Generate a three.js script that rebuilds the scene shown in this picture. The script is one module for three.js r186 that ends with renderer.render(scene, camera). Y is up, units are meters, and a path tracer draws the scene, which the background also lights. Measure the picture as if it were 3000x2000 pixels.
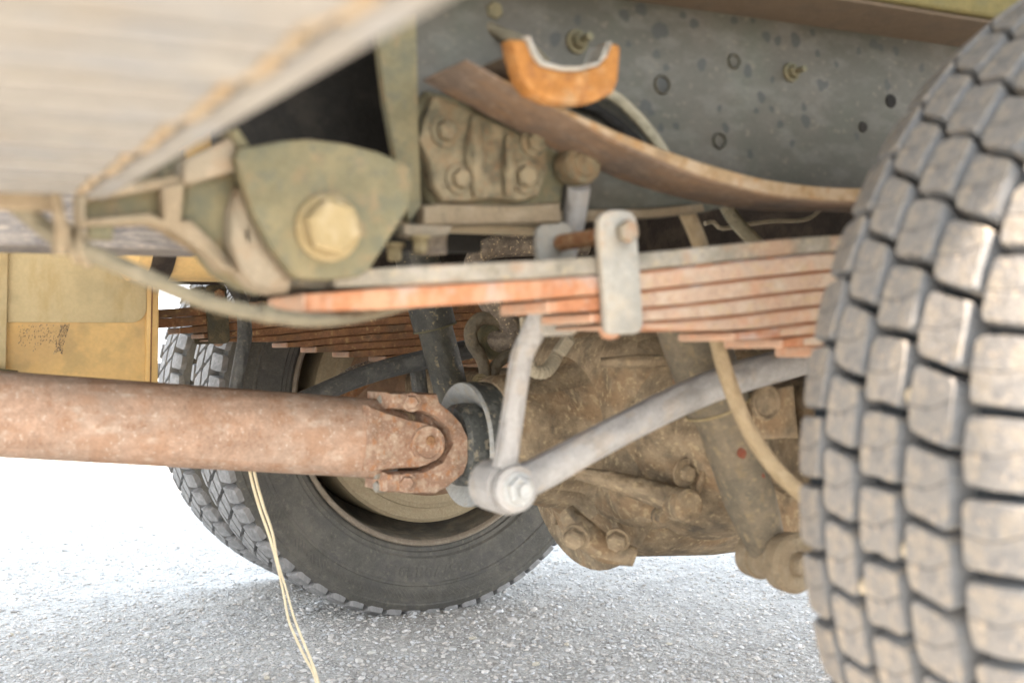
import * as THREE from 'three';
import { mergeGeometries, toCreasedNormals, mergeVertices } from 'three/addons/utils/BufferGeometryUtils.js';
import { RoundedBoxGeometry } from 'three/addons/geometries/RoundedBoxGeometry.js';
import { FontLoader } from 'three/addons/loaders/FontLoader.js';
import { TextGeometry } from 'three/addons/geometries/TextGeometry.js';

/* ---------- camera, sky, sun, exposure ---------- */
const V = (x, y, z) => new THREE.Vector3(x, y, z);
const scene = new THREE.Scene();
const H = 0.51;                                     // lens height above the ground
const FPX = 3690, YAW = 0.4899, PITCH = -0.0028, ROLL = 0.0115;
const FW = V(Math.sin(YAW) * Math.cos(PITCH), -Math.sin(PITCH), -Math.cos(YAW) * Math.cos(PITCH));
const R0 = V(Math.cos(YAW), 0, Math.sin(YAW)), U0 = R0.clone().cross(FW);
const RT = R0.clone().multiplyScalar(Math.cos(ROLL)).addScaledVector(U0, -Math.sin(ROLL));
const UP = U0.clone().multiplyScalar(Math.cos(ROLL)).addScaledVector(R0, Math.sin(ROLL));
const camera = new THREE.PerspectiveCamera(2 * Math.atan(1000 / FPX) * 180 / Math.PI, 1024 / 682, 0.05, 2000);
camera.position.set(0, H, 0);
camera.quaternion.setFromRotationMatrix(new THREE.Matrix4().makeBasis(RT, UP, FW.clone().negate()));
camera.focus = 2.15; camera.userData.fStop = 5.4;
scene.add(camera);

const SKY = 2.65;
const SUN = V(0.12, 0.80, 0.47).normalize();
// hazy summer sky: pale towards the horizon, soft blue overhead, brighter round the sun
{
  const W = 512, Hs = 256, d = new Float32Array(W * Hs * 4), mixc = (a, b, t) => a.map((v, i) => v + (b[i] - v) * t);
  for (let y = 0; y < Hs; y++) for (let x = 0; x < W; x++) {
    const el = ((y + .5) / Hs - .5) * Math.PI, az = ((x + .5) / W - .5) * 2 * Math.PI, p = new THREE.Vector3(Math.cos(el) * Math.cos(az), Math.sin(el), Math.cos(el) * Math.sin(az));
    const up = Math.max(0, p.y), c = mixc([.40, .40, .40], [.175, .215, .268], Math.pow(up, .55)), g = .35 * Math.pow(Math.max(0, p.dot(SUN)), 12), k = (y * W + x) * 4;
    const f = SKY * (el < 0 ? .6 : 1); d[k] = f * (c[0] + g); d[k + 1] = f * (c[1] + g * .97); d[k + 2] = f * (c[2] + g * .9); d[k + 3] = 1;
  }
  const t = new THREE.DataTexture(d, W, Hs, THREE.RGBAFormat, THREE.FloatType); t.mapping = THREE.EquirectangularReflectionMapping; t.magFilter = t.minFilter = THREE.LinearFilter; t.needsUpdate = true;
  scene.background = t; scene.environment = t;
}
const sun = new THREE.DirectionalLight(0xffeedd, 5);
sun.position.copy(SUN).multiplyScalar(12); sun.castShadow = true; sun.shadow.radius = 2.5;
Object.assign(sun.shadow.camera, { left: -6, right: 6, top: 6, bottom: -6, near: 1, far: 30 });
sun.shadow.mapSize.set(2048, 2048);
scene.add(sun);
const renderer = new THREE.WebGLRenderer({ antialias: true });
renderer.setSize(1024, 682);
renderer.toneMapping = THREE.LinearToneMapping; renderer.toneMappingExposure = 5.5;
renderer.shadowMap.enabled = true;

/* ---------- small tools ---------- */
let seed = 7;
const rnd = () => { seed = (seed * 1664525 + 1013904223) >>> 0; return seed / 4294967296; };
const rr = (a, b) => a + (b - a) * rnd();
const ss = (a, b, x) => { const t = Math.min(1, Math.max(0, (x - a) / (b - a))); return t * t * (3 - 2 * t); };
const ray = (px, py) => FW.clone().addScaledVector(RT, (px - 1500) / FPX).addScaledVector(UP, (1000 - py) / FPX);
// a surveyed point of the truck: where a line of sight meets the truck's lengthwise plane z
const U = (px, py, z) => { const d = ray(px, py); return d.multiplyScalar(z / d.z).add(V(0, H, 0)); };
const proj = p => { const q = p.clone().sub(V(0, H, 0)), d = q.dot(FW); return [1500 + FPX * q.dot(RT) / d, 1000 - FPX * q.dot(UP) / d]; };
const lerp = THREE.MathUtils.lerp;

/* ---------- procedural textures ---------- */
const N = 512;
function fbm(g0, oct, sd) {
  const out = new Float32Array(N * N); let amp = 1, tot = 0, g = g0;
  for (let o = 0; o < oct; o++, g *= 2, amp *= 0.55) {
    if (g > 256) break;
    let s = (sd * 7919 + o * 104729 + 1) >>> 0; const r = () => { s = (s * 1664525 + 1013904223) >>> 0; return s / 4294967296; };
    const L = new Float32Array(g * g).map(() => r()); tot += amp;
    for (let y = 0; y < N; y++) {
      const fy = y / N * g, y0 = fy | 0, ty = fy - y0, wy = ty * ty * (3 - 2 * ty), a = (y0 % g) * g, b = ((y0 + 1) % g) * g;
      for (let x = 0; x < N; x++) {
        const fx = x / N * g, x0 = fx | 0, tx = fx - x0, wx = tx * tx * (3 - 2 * tx), c = x0 % g, d = (x0 + 1) % g;
        const u = L[a + c] + (L[a + d] - L[a + c]) * wx, v = L[b + c] + (L[b + d] - L[b + c]) * wx;
        out[y * N + x] += amp * (u + (v - u) * wy);
      }
    }
  }
  let m = 0; for (const v of out) m += v; m /= out.length; let sdv = 0; for (const v of out) sdv += (v - m) ** 2; sdv = Math.sqrt(sdv / out.length);
  for (let i = 0; i < out.length; i++) out[i] = 0.5 + (out[i] - m) / sdv * 0.18;   // mean .5, deviation .18
  return out;
}
const FIELD = { big: fbm(3, 7, 1), mid: fbm(9, 6, 2), fine: fbm(28, 4, 3), grit: fbm(110, 2, 4), big2: fbm(4, 6, 5), mid2: fbm(12, 6, 6) };
const enc = c => { c = Math.min(1, Math.max(0, c)); return 255 * (c <= 0.0031308 ? 12.92 * c : 1.055 * c ** (1 / 2.4) - 0.055); };
function tex(base, layers, vary = 0.25, extra) {
  const d = new Uint8Array(N * N * 4);
  for (let y = 0; y < N; y++) for (let x = 0; x < N; x++) {
    const i = y * N + x;
    const k = 1 + vary * ((FIELD.mid[i] - 0.5) * 1.4 + (FIELD.grit[i] - 0.5) * 1.5 + (FIELD.fine[i] - 0.5) * .8);
    let r = base[0] * k, g = base[1] * k, b = base[2] * k;
    for (const [col, f, lo, hi, amt, ox = 0, oy = 0, sx = 1, sy = 1] of layers) {
      const t = ss(lo - .10, hi + .12, FIELD[f][((y * sy + oy) % N) * N + ((x * sx + ox) % N)]) * amt * .82;
      r += (col[0] * (0.7 + 0.3 * k) - r) * t; g += (col[1] * (0.7 + 0.3 * k) - g) * t; b += (col[2] * (0.7 + 0.3 * k) - b) * t;
    }
    if (extra) [r, g, b] = extra(x / N, y / N, r, g, b);
    d[i * 4] = enc(r); d[i * 4 + 1] = enc(g); d[i * 4 + 2] = enc(b); d[i * 4 + 3] = 255;
  }
  return finish(new THREE.DataTexture(d, N, N), true);
}
function finish(t, srgb) {
  t.magFilter = THREE.LinearFilter; t.minFilter = THREE.LinearMipmapLinearFilter; t.wrapS = t.wrapT = THREE.RepeatWrapping;
  if (srgb) t.colorSpace = THREE.SRGBColorSpace; t.needsUpdate = true; return t;
}
function bumpTex(f) {
  const d = new Uint8Array(N * N * 4);
  for (let i = 0; i < N * N; i++) { const v = 255 * Math.min(1, Math.max(0, f(i))); d[i * 4] = d[i * 4 + 1] = d[i * 4 + 2] = v; d[i * 4 + 3] = 255; }
  return finish(new THREE.DataTexture(d, N, N), false);
}
const B = {
  pit: bumpTex(i => 0.6 * FIELD.mid2[i] + 0.4 * FIELD.fine[i]),
  grit: bumpTex(i => 0.5 * FIELD.fine[i] + 0.5 * FIELD.grit[i]),
  cake: bumpTex(i => 0.55 * FIELD.mid[i] + 0.3 * FIELD.fine[i] + 0.25 * ss(0.6, 0.75, FIELD.mid2[i])),
};
function mat(name, map, tile, { rough = 0.85, metal = 0, bump = 'grit', bs = 0.0008, spec } = {}) {
  const m = new THREE.MeshPhysicalMaterial({ name, color: 0xffffff, roughness: rough, metalness: metal, specularIntensity: rough >= .8 ? .35 : .8 });
  tile *= .78; m.map = map.clone(); m.map.repeat.set(1 / tile, 1 / tile); m.map.needsUpdate = true;
  if (bump) { m.bumpMap = B[bump].clone(); m.bumpMap.repeat.set(1 / tile, 1 / tile); m.bumpMap.needsUpdate = true; m.bumpScale = bs; }
  return m;
}
const M = {
  plank: mat('weathered pale boards', tex([0.213, 0.202, 0.183], [[[0.178, 0.191, 0.207], 'big', .5, .8, .6], [[0.248, 0.237, 0.207], 'mid2', .55, .8, .5], [[0.201, 0.162, 0.107], 'big2', .72, .95, .35]], .15), .25, { bs: .0004 }),
  plankRust: mat('rust stained boards', tex([0.288, 0.232, 0.16], [[[0.288, 0.168, 0.064], 'mid', .42, .72, .5], [[0.32, 0.288, 0.24], 'fine', .6, .8, .4]], .15), .12),
  hanger: mat('dusty olive casting', tex([0.139, 0.125, 0.075], [[[0.083, 0.087, 0.064], 'mid', .55, .72, .7], [[0.2, 0.167, 0.094], 'big', .5, .72, .7], [[0.223, 0.15, 0.083], 'mid2', .66, .85, .5], [[0.066, 0.072, 0.061], 'fine', .68, .82, .5]], .2), .16, { bump: 'pit', bs: .0007 }),
  tan: mat('pale road dust', tex([0.233, 0.182, 0.119], [[[0.177, 0.15, 0.1], 'mid', .5, .75, .7], [[0.288, 0.239, 0.171], 'mid2', .55, .75, .6], [[0.111, 0.094, 0.066], 'fine', .72, .85, .6]], .2), .18, { bump: 'cake', bs: .001 }),
  pink: mat('pinkish dust on casting', tex([0.244, 0.204, 0.147], [[[0.212, 0.14, 0.084], 'mid', .5, .75, .6], [[0.19, 0.18, 0.136], 'big', .5, .75, .6]], .18), .16, { bump: 'pit', bs: .0007 }),
  bolt: mat('dust caked bolt', tex([0.264, 0.208, 0.112], [[[0.202, 0.152, 0.074], 'mid', .5, .75, .6], [[0.327, 0.27, 0.175], 'mid2', .55, .8, .6]], .15), .1, { bump: 'pit', bs: .0006 }),
  rustyBolt: mat('rusty bolt', tex([.26, .135, .07], [[[.36, .25, .14], 'mid', .5, .7, .8], [[.30, .11, .04], 'mid2', .6, .75, .7]], .25), .06, { bump: 'pit', bs: .0006 }),
  railLip: mat('dusty lower lip of rail', tex([.30, .25, .165], [[[.19, .18, .135], 'mid', .5, .72, .7], [[.42, .34, .22], 'big', .5, .72, .6], [[.24, .14, .08], 'fine', .68, .8, .5]], .2), .3, { bump: 'cake', bs: .001 }),
  bracketRust: mat('rust streaked dark casting', tex([0.15, 0.131, 0.084], [[[0.19, 0.119, 0.063], 'mid', .5, .72, .65, 0, 0, 2, 1], [[0.253, 0.206, 0.131], 'big2', .5, .74, .8], [[0.063, 0.06, 0.044], 'mid2', .62, .78, .7], [[0.238, 0.119, 0.055], 'fine', .72, .84, .5]], .25), .14, { bump: 'cake', bs: .0014 }),
  leafUnder: mat('brown spring steel', tex([0.166, 0.117, 0.083], [[[0.248, 0.144, 0.073], 'mid', .52, .74, .6, 0, 0, 1, 4], [[0.116, 0.099, 0.087], 'big', .52, .74, .7], [[0.315, 0.243, 0.184], 'fine', .74, .84, .5]], .2), .2, { bump: 'pit', bs: .0006 }),
  edgeTan: mat('tan and orange leaf edge', tex([0.245, 0.17, 0.095], [[[0.294, 0.233, 0.163], 'mid', .48, .72, .8], [[0.233, 0.12, 0.041], 'mid2', .58, .78, .7], [[0.153, 0.107, 0.068], 'big', .6, .8, .6]], .2), .12, { bump: 'pit', bs: .0006 }),
  orange: mat('orange rust', tex([0.284, 0.125, 0.034], [[[0.327, 0.172, 0.065], 'mid', .5, .75, .7], [[0.181, 0.082, 0.034], 'mid2', .6, .8, .7], [[0.31, 0.232, 0.138], 'big', .62, .85, .6]], .25), .1, { bump: 'pit', bs: .0009 }),
  springDust: mat('peach dust on rusty leaf', tex([.36, .255, .185], [[[.40, .215, .13], 'big2', .5, .78, .8], [[.27, .23, .18], 'mid', .5, .74, .7], [[.42, .35, .27], 'mid2', .58, .8, .6], [[.32, .23, .12], 'fine', .66, .82, .6]], .28), .2, { bump: 'pit', bs: .0009 }),
  springRed: mat('orange red rusty spring leaf', tex([0.352, 0.158, 0.081], [[[0.387, 0.248, 0.162], 'mid', .48, .7, .7, 0, 0, 2, 1], [[0.352, 0.348, 0.323], 'big2', .60, .78, .7], [[0.253, 0.099, 0.048], 'mid2', .62, .8, .6], [[0.239, 0.24, 0.209], 'fine', .72, .85, .5]], .2), .22, { bump: 'pit', bs: .0007 }),
  springGrey: mat('grey dusted spring leaf', tex([0.222, 0.196, 0.152], [[[0.281, 0.259, 0.222], 'mid', .5, .7, .7], [[0.148, 0.144, 0.118], 'mid2', .55, .75, .7], [[0.333, 0.178, 0.096], 'big2', .62, .78, .6], [[0.326, 0.266, 0.163], 'fine', .7, .82, .6]], .25), .2, { bump: 'pit', bs: .0008 }),
  springEnd: mat('pale dusted leaf end', tex([.46, .315, .225], [[[.46, .24, .14], 'mid', .5, .75, .6]], .2), .1),
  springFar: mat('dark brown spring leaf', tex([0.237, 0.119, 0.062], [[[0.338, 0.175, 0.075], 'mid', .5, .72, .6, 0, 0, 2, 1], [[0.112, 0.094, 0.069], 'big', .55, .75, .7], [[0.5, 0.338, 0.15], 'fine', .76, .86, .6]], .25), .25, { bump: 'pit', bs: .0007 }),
  clamp: mat('grey zinc clamp with dust', tex([0.29, 0.278, 0.243], [[[0.219, 0.215, 0.195], 'fine', .5, .7, .6], [[0.36, 0.313, 0.243], 'big', .52, .75, .7], [[0.313, 0.195, 0.109], 'mid2', .75, .9, .4]], .25), .12, { bump: 'grit', bs: .0006 }),
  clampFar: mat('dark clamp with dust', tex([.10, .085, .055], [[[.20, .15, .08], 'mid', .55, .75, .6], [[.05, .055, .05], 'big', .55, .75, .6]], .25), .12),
  shaft: mat('rusty propeller shaft', tex([.42, .285, .205], [[[.47, .355, .275], 'big', .45, .72, .7], [[.38, .225, .14], 'mid2', .55, .78, .7], [[.32, .235, .18], 'big2', .58, .8, .6], [[.58, .48, .39], 'mid', .72, .9, .7, 40, 90, 1, 2], [[.62, .53, .44], 'fine', .82, .95, .9, 0, 0, 2, 2], [[.30, .16, .09], 'fine', .76, .9, .6, 77, 31]], .24), .3, { bump: 'cake', bs: .0011 }),
  yoke: mat('rusty joint casting', tex([0.361, 0.23, 0.159], [[[0.473, 0.373, 0.277], 'mid', .5, .7, .8], [[0.406, 0.186, 0.079], 'mid2', .62, .8, .8], [[0.225, 0.161, 0.118], 'big', .55, .75, .6], [[0.619, 0.546, 0.45], 'fine', .74, .86, .6]], .25), .1, { bump: 'cake', bs: .0013 }),
  diff: mat('dust caked axle housing', tex([0.22, 0.168, 0.109], [[[0.304, 0.236, 0.154], 'mid', .45, .7, .8], [[0.125, 0.107, 0.08], 'mid2', .60, .80, .6], [[0.356, 0.281, 0.185], 'big', .5, .74, .7], [[0.252, 0.145, 0.069], 'big2', .6, .8, .5], [[0.439, 0.348, 0.209], 'fine', .72, .82, .75], [[0.072, 0.065, 0.055], 'big2', .6, .9, .6, 133, 200]], .3), .2, { bump: 'cake', bs: .0014 }),
  mud: mat('pale dry mud', tex([.44, .33, .22], [[[.34, .25, .16], 'mid', .5, .7, .7], [[.5, .4, .29], 'mid2', .5, .7, .7]], .2), .12, { bump: 'cake', bs: .0015 }),
  flange: mat('blue grey pinion flange', tex([.075, .08, .075], [[[.17, .17, .155], 'mid', .55, .75, .7], [[.36, .31, .22], 'mid2', .68, .8, .8], [[.26, .13, .06], 'big', .8, .95, .5]], .25), .1, { bump: 'cake', bs: .0012, rough: .6 }),
  dustPlate: mat('pale grey dust shield', tex([.42, .43, .42], [[[.25, .26, .25], 'mid', .5, .7, .6], [[.42, .37, .28], 'mid2', .6, .8, .6]], .2), .1),
  arm: mat('grey dusted bar', tex([0.304, 0.299, 0.29], [[[0.386, 0.377, 0.359], 'big', .45, .7, .7], [[0.184, 0.179, 0.166], 'mid', .6, .8, .6], [[0.368, 0.304, 0.23], 'mid2', .6, .8, .4]], .2), .22, { bump: 'grit', bs: .0006 }),
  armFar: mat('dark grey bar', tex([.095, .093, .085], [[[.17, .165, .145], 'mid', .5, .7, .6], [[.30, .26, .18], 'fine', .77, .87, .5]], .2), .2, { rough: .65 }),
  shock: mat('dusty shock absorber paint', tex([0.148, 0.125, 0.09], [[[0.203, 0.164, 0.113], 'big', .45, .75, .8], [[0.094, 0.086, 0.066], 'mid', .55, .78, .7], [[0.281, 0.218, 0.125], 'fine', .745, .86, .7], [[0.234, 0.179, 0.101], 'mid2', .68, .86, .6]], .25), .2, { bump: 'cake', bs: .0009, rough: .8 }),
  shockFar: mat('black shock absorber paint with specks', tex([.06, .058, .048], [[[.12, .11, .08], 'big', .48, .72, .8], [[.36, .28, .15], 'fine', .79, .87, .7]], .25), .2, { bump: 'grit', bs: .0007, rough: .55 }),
  hose: mat('dusty rubber hose', tex([0.162, 0.143, 0.099], [[[0.118, 0.107, 0.078], 'mid', .5, .75, .7], [[0.204, 0.177, 0.129], 'mid2', .55, .8, .6]], .15), .1, { bs: .0004 }),
  hoseTan: mat('tan brake hose', tex([0.331, 0.257, 0.157], [[[0.265, 0.207, 0.129], 'mid', .5, .75, .7], [[0.381, 0.306, 0.199], 'mid2', .6, .8, .6]], .15), .1, { bs: .0004 }),
  pipe: mat('dark mud spotted pipe', tex([0.178, 0.147, 0.116], [[[0.31, 0.256, 0.186], 'mid', .55, .75, .7], [[0.651, 0.512, 0.31], 'fine', .74, .84, .8]], .25), .12, { bump: 'cake', bs: .0012 }),
  conduit: mat('ribbed dusty conduit', tex([.30, .27, .19], [[[.17, .155, .11], 'mid', .5, .7, .7]], .2), .08),
  tank: mat('yellow tank paint', tex([.76, .51, .21], [[[.76, .49, .17], 'big', .5, .75, .6, 0, 0, 2, 1], [[.44, .33, .16], 'mid2', .5, .75, .6], [[.46, .30, .15], 'big2', .55, .8, .5]], .07), .5, { bs: .0002, rough: .75 }),
  tankPanel: mat('dust dulled tank panel', tex([.60, .485, .275], [[[.48, .34, .15], 'big', .56, .75, .6, 0, 0, 3, 1], [[.33, .28, .17], 'mid', .55, .8, .4]], .06), .4, { bs: .0002, rough: .8 }),
  wood: mat('grey weathered timber', tex([.17, .157, .15], [[[.28, .25, .215], 'mid', .45, .65, .8, 0, 0, 1, 8], [[.12, .11, .105], 'mid2', .58, .74, .8, 0, 0, 1, 10], [[.44, .38, .31], 'fine', .68, .8, .7, 0, 0, 1, 6]], .25), .35, { bump: 'pit', bs: .001 }),
  olive: mat('olive painted sill', tex([.15, .125, .05], [[[.11, .1, .05], 'mid', .5, .75, .7], [[.2, .155, .06], 'mid2', .6, .8, .6]], .2), .15),
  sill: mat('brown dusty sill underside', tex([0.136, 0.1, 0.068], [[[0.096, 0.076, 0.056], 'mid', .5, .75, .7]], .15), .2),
  black: mat('black gap shade', tex([.018, .017, .015], [[[.04, .035, .028], 'mid', .6, .8, .6]], .2), .3),  // flat black put in for shade in gaps and openings
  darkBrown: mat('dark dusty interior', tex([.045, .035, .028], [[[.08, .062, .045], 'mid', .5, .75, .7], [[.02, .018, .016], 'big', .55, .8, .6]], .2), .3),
  treadDust: mat('dusty tread rubber', tex([.28, .265, .245], [[[.22, .21, .20], 'mid', .48, .7, .7], [[.33, .295, .25], 'mid2', .56, .76, .7]], .15), .08, { bump: 'pit', bs: .0010, rough: .9 }),
  groove: mat('dark groove rubber', tex([.04, .046, .052], [[[.075, .08, .085], 'mid', .55, .75, .5]], .15), .12, { rough: .85 }),
  treadFar: mat('grey tread rubber', tex([0.254, 0.25, 0.244], [[[0.37, 0.36, 0.351], 'mid', .5, .7, .6], [[0.156, 0.156, 0.156], 'mid2', .6, .8, .5]], .15), .1, { rough: .85 }),
  sidewall: mat('dusty tyre sidewall', tex([0.108, 0.103, 0.09], [[[0.161, 0.148, 0.126], 'big', .45, .7, .7], [[0.074, 0.071, 0.069], 'mid', .55, .75, .6], [[0.185, 0.167, 0.133], 'fine', .76, .86, .5]], .2), .25, { bump: 'grit', bs: .0005, rough: .8 }),
  rim: mat('dusty steel rim', tex([0.15, 0.131, 0.099], [[[0.234, 0.197, 0.14], 'mid', .5, .72, .7], [[0.066, 0.062, 0.053], 'big', .55, .75, .7], [[0.187, 0.122, 0.075], 'mid2', .7, .85, .4]], .2), .2, { rough: .65 }),
  rimLip: mat('worn rim lip', tex([0.24, 0.195, 0.143], [[[0.165, 0.135, 0.098], 'mid', .5, .75, .7], [[0.3, 0.262, 0.21], 'mid2', .6, .8, .6]], .2), .1, { rough: .5 }),
  drum: mat('brown olive brake drum', tex([.29, .235, .15], [[[.23, .175, .11], 'mid', .5, .75, .6], [[.33, .27, .18], 'fine', .6, .8, .5]], .14), .14, { bs: .0005 }),
  backing: mat('brown brake backing plate', tex([0.224, 0.143, 0.092], [[[0.173, 0.117, 0.082], 'mid', .5, .75, .6], [[0.286, 0.184, 0.102], 'mid2', .6, .8, .6]], .2), .16, { bump: 'cake', bs: .0008 }),
  straw: mat('dry straw coloured twine', tex([.80, .70, .50], [[[.7, .57, .33], 'mid', .5, .75, .6]], .15), .05, { bump: null }),
  redMark: mat('faded red paint mark', tex([.20, .06, .035], [[[.15, .10, .07], 'fine', .5, .7, .7]], .2), .05, { bump: null }),
  cable: mat('pale dusty cable', tex([.36, .315, .23], [[[.22, .195, .15], 'mid', .5, .7, .7]], .25), .05, { bump: 'cake', bs: .001 }),
};

/* ---------- geometry tools ---------- */
function boxUV(g) {
  if (g.userData.keepUV) return g;
  g = g.index ? g.toNonIndexed() : g;
  const p = g.attributes.position, uv = new Float32Array(p.count * 2), ox = rnd() * 3, oy = rnd() * 3;
  const a = V(), b = V(), c = V(), n = V();
  for (let i = 0; i < p.count; i += 3) {
    a.fromBufferAttribute(p, i); b.fromBufferAttribute(p, i + 1); c.fromBufferAttribute(p, i + 2);
    n.copy(b).sub(a).cross(c.clone().sub(a)); const x = Math.abs(n.x), y = Math.abs(n.y), z = Math.abs(n.z);
    [a, b, c].forEach((q, k) => { const [s, t] = z >= x && z >= y ? [q.x, q.y] : y >= x ? [q.x, q.z] : [q.z, q.y]; uv[(i + k) * 2] = s + ox; uv[(i + k) * 2 + 1] = t + oy; });
  }
  g.setAttribute('uv', new THREE.BufferAttribute(uv, 2)); return g;
}
const crease = (g, a = 0.6) => toCreasedNormals(g.index ? g.toNonIndexed() : g, a);
const clean = g => { g = g.index ? g.toNonIndexed() : g; for (const k of Object.keys(g.attributes)) if (!['position', 'normal', 'uv'].includes(k)) g.deleteAttribute(k); return g; };
const merge = list => mergeGeometries(list.map(clean));
const smoothLine = (pts, n) => new THREE.CatmullRomCurve3(pts, false, 'centripetal').getPoints(n);
// round bar along points, with a radius per point, closed ends
function sweep(pts, r, { n = 40, seg = 14, smooth = true, ripple = 0, flat = 1 } = {}) {
  const c = smooth && pts.length > 2 ? new THREE.CatmullRomCurve3(pts, false, 'centripetal') : new THREE.CatmullRomCurve3(pts, false, 'catmullrom', 0);
  if (!smooth || pts.length === 2) { c.curveType = 'catmullrom'; c.tension = 0; }
  const fr = c.computeFrenetFrames(n, false), pos = [], idx = [];
  const rad = t => { if (typeof r === 'number') return r; const f = t * (r.length - 1), i = Math.min(r.length - 2, f | 0); return lerp(r[i], r[i + 1], f - i); };
  for (let i = 0; i <= n; i++) {
    const p = c.getPointAt(i / n), k = rad(i / n) * (1 + (ripple ? ripple * (i % 2 ? 1 : -1) : 0));
    for (let j = 0; j < seg; j++) { const a = j / seg * 2 * Math.PI, q = p.clone().addScaledVector(fr.normals[i], Math.cos(a) * k).addScaledVector(fr.binormals[i], Math.sin(a) * k * flat); pos.push(q.x, q.y, q.z); }
  }
  for (let i = 0; i < n; i++) for (let j = 0; j < seg; j++) { const a = i * seg + j, b = i * seg + (j + 1) % seg; idx.push(a, b, a + seg, b, b + seg, a + seg); }
  for (const [i, f] of [[0, 1], [n, 0]]) { const p = c.getPointAt(i / n), k = pos.length / 3; pos.push(p.x, p.y, p.z); for (let j = 0; j < seg; j++) { const a = i * seg + j, b = i * seg + (j + 1) % seg; f ? idx.push(k, b, a) : idx.push(k, a, b); } }
  const g = new THREE.BufferGeometry(); g.setAttribute('position', new THREE.Float32BufferAttribute(pos, 3)); g.setIndex(idx); g.computeVertexNormals();
  return crease(g, ripple ? 0.3 : 0.9);
}
// turned shape: profile of [along, radius] about axis 'x' or 'z' through centre
function turned(profile, axis, c, seg = 40, ang = 0.5) {
  const g = new THREE.LatheGeometry(profile.map(([a, r]) => new THREE.Vector2(Math.max(r, 1e-5), a)), seg);
  if (axis === 'x') g.rotateZ(-Math.PI / 2); else if (axis === 'z') g.rotateX(Math.PI / 2);
  g.translate(c.x, c.y, c.z); return crease(g, ang);
}
const rod = (c, axis, r, len, ch = 0.002, seg = 28) => turned([[-len / 2, 0], [-len / 2, r - ch], [-len / 2 + ch, r], [len / 2 - ch, r], [len / 2, r - ch], [len / 2, 0]], axis, c, seg, 0.4);
const between = (a, b, r, seg = 18) => sweep([a, b], r, { n: 4, seg });
// plate traced at its near face in plane z, with its thickness going away from the road side
function plate(pts, z, th, bev = 0.0015, curved = false, holes = []) {
  let p = pts.map(q => q instanceof THREE.Vector2 ? q : (w => new THREE.Vector2(w.x, w.y))(U(q[0], q[1], z)));
  if (curved) p = new THREE.SplineCurve([...p, p[0]]).getPoints(p.length * 5).slice(0, -1);
  const s = new THREE.Shape(p);
  for (const h of holes) s.holes.push(h);
  const g = new THREE.ExtrudeGeometry(s, { depth: th - 2 * bev, bevelEnabled: bev > 0, bevelSize: bev, bevelOffset: -bev, bevelThickness: bev, bevelSegments: 2, curveSegments: 10 });
  g.translate(0, 0, z - th + bev); return crease(g, 0.5);
}
const block = (x0, x1, y0, y1, z0, z1, r = 0.004) => { const g = new RoundedBoxGeometry(x1 - x0, y1 - y0, z1 - z0, 2, Math.min(r, (x1 - x0) / 2.01, (y1 - y0) / 2.01, (z1 - z0) / 2.01)); g.translate((x0 + x1) / 2, (y0 + y1) / 2, (z0 + z1) / 2); return g; };
// hexagon bolt head with washer, pointing along dir from base point c
function hexBolt(c, dir, r, h, { washer = 1.5, stud = 0, spin = 0.2 } = {}) {
  const L = [];
  const hex = new THREE.CylinderGeometry(r, r, h * 0.8, 6); hex.translate(0, h * 0.4, 0); L.push(hex);
  const top = new THREE.CylinderGeometry(r * 0.84, r, h * 0.2, 6); top.translate(0, h * 0.9, 0); L.push(top);
  if (washer) { const w = new THREE.CylinderGeometry(r * washer * .97, r * washer, h * 0.22, 24); w.translate(0, h * 0.11, 0); L.push(w); }
  if (stud) { for (let i = 0; i < 4; i++) { const s = new THREE.CylinderGeometry(r * .5, r * .42, stud / 4, 12); s.translate(0, h + stud * (i + .5) / 4, 0); L.push(s); } }
  const g = merge(L.map(x => crease(x, .5))); g.rotateY(spin);
  g.applyQuaternion(new THREE.Quaternion().setFromUnitVectors(V(0, 1, 0), dir.clone().normalize())); g.translate(c.x, c.y, c.z); return g;
}

/* ---------- building objects ---------- */
const where = new Map();
function named(o, label, category, group) { if (label) o.userData.label = label; if (category) o.userData.category = category; if (group) o.userData.group = group; return o; }
const counts = {};
const numbered = n => { const k = counts[n] = (counts[n] ?? -1) + 1; return k ? `${n}_${String(k).padStart(3, '0')}` : n; };
function thing(name, at, label, category, group) { const g = new THREE.Group(); g.name = numbered(name); g.position.copy(at); where.set(g, at.clone()); scene.add(g); return named(g, label, category, group); }
function assembly(name, at, parent, label) { const g = new THREE.Group(); g.name = name; g.position.copy(at).sub(where.get(parent)); where.set(g, at.clone()); parent.add(g); if (label) g.userData.label = label; return g; }
function part(name, geo, m, parent, label) {
  geo = boxUV(geo); geo.computeBoundingBox(); const c = geo.boundingBox.getCenter(V()); geo.translate(-c.x, -c.y, -c.z);
  const o = new THREE.Mesh(geo, m); o.name = name; o.position.copy(c).sub(where.get(parent)); o.castShadow = o.receiveShadow = true;
  parent.add(o); where.set(o, c); if (label) o.userData.label = label; return o;
}

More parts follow.
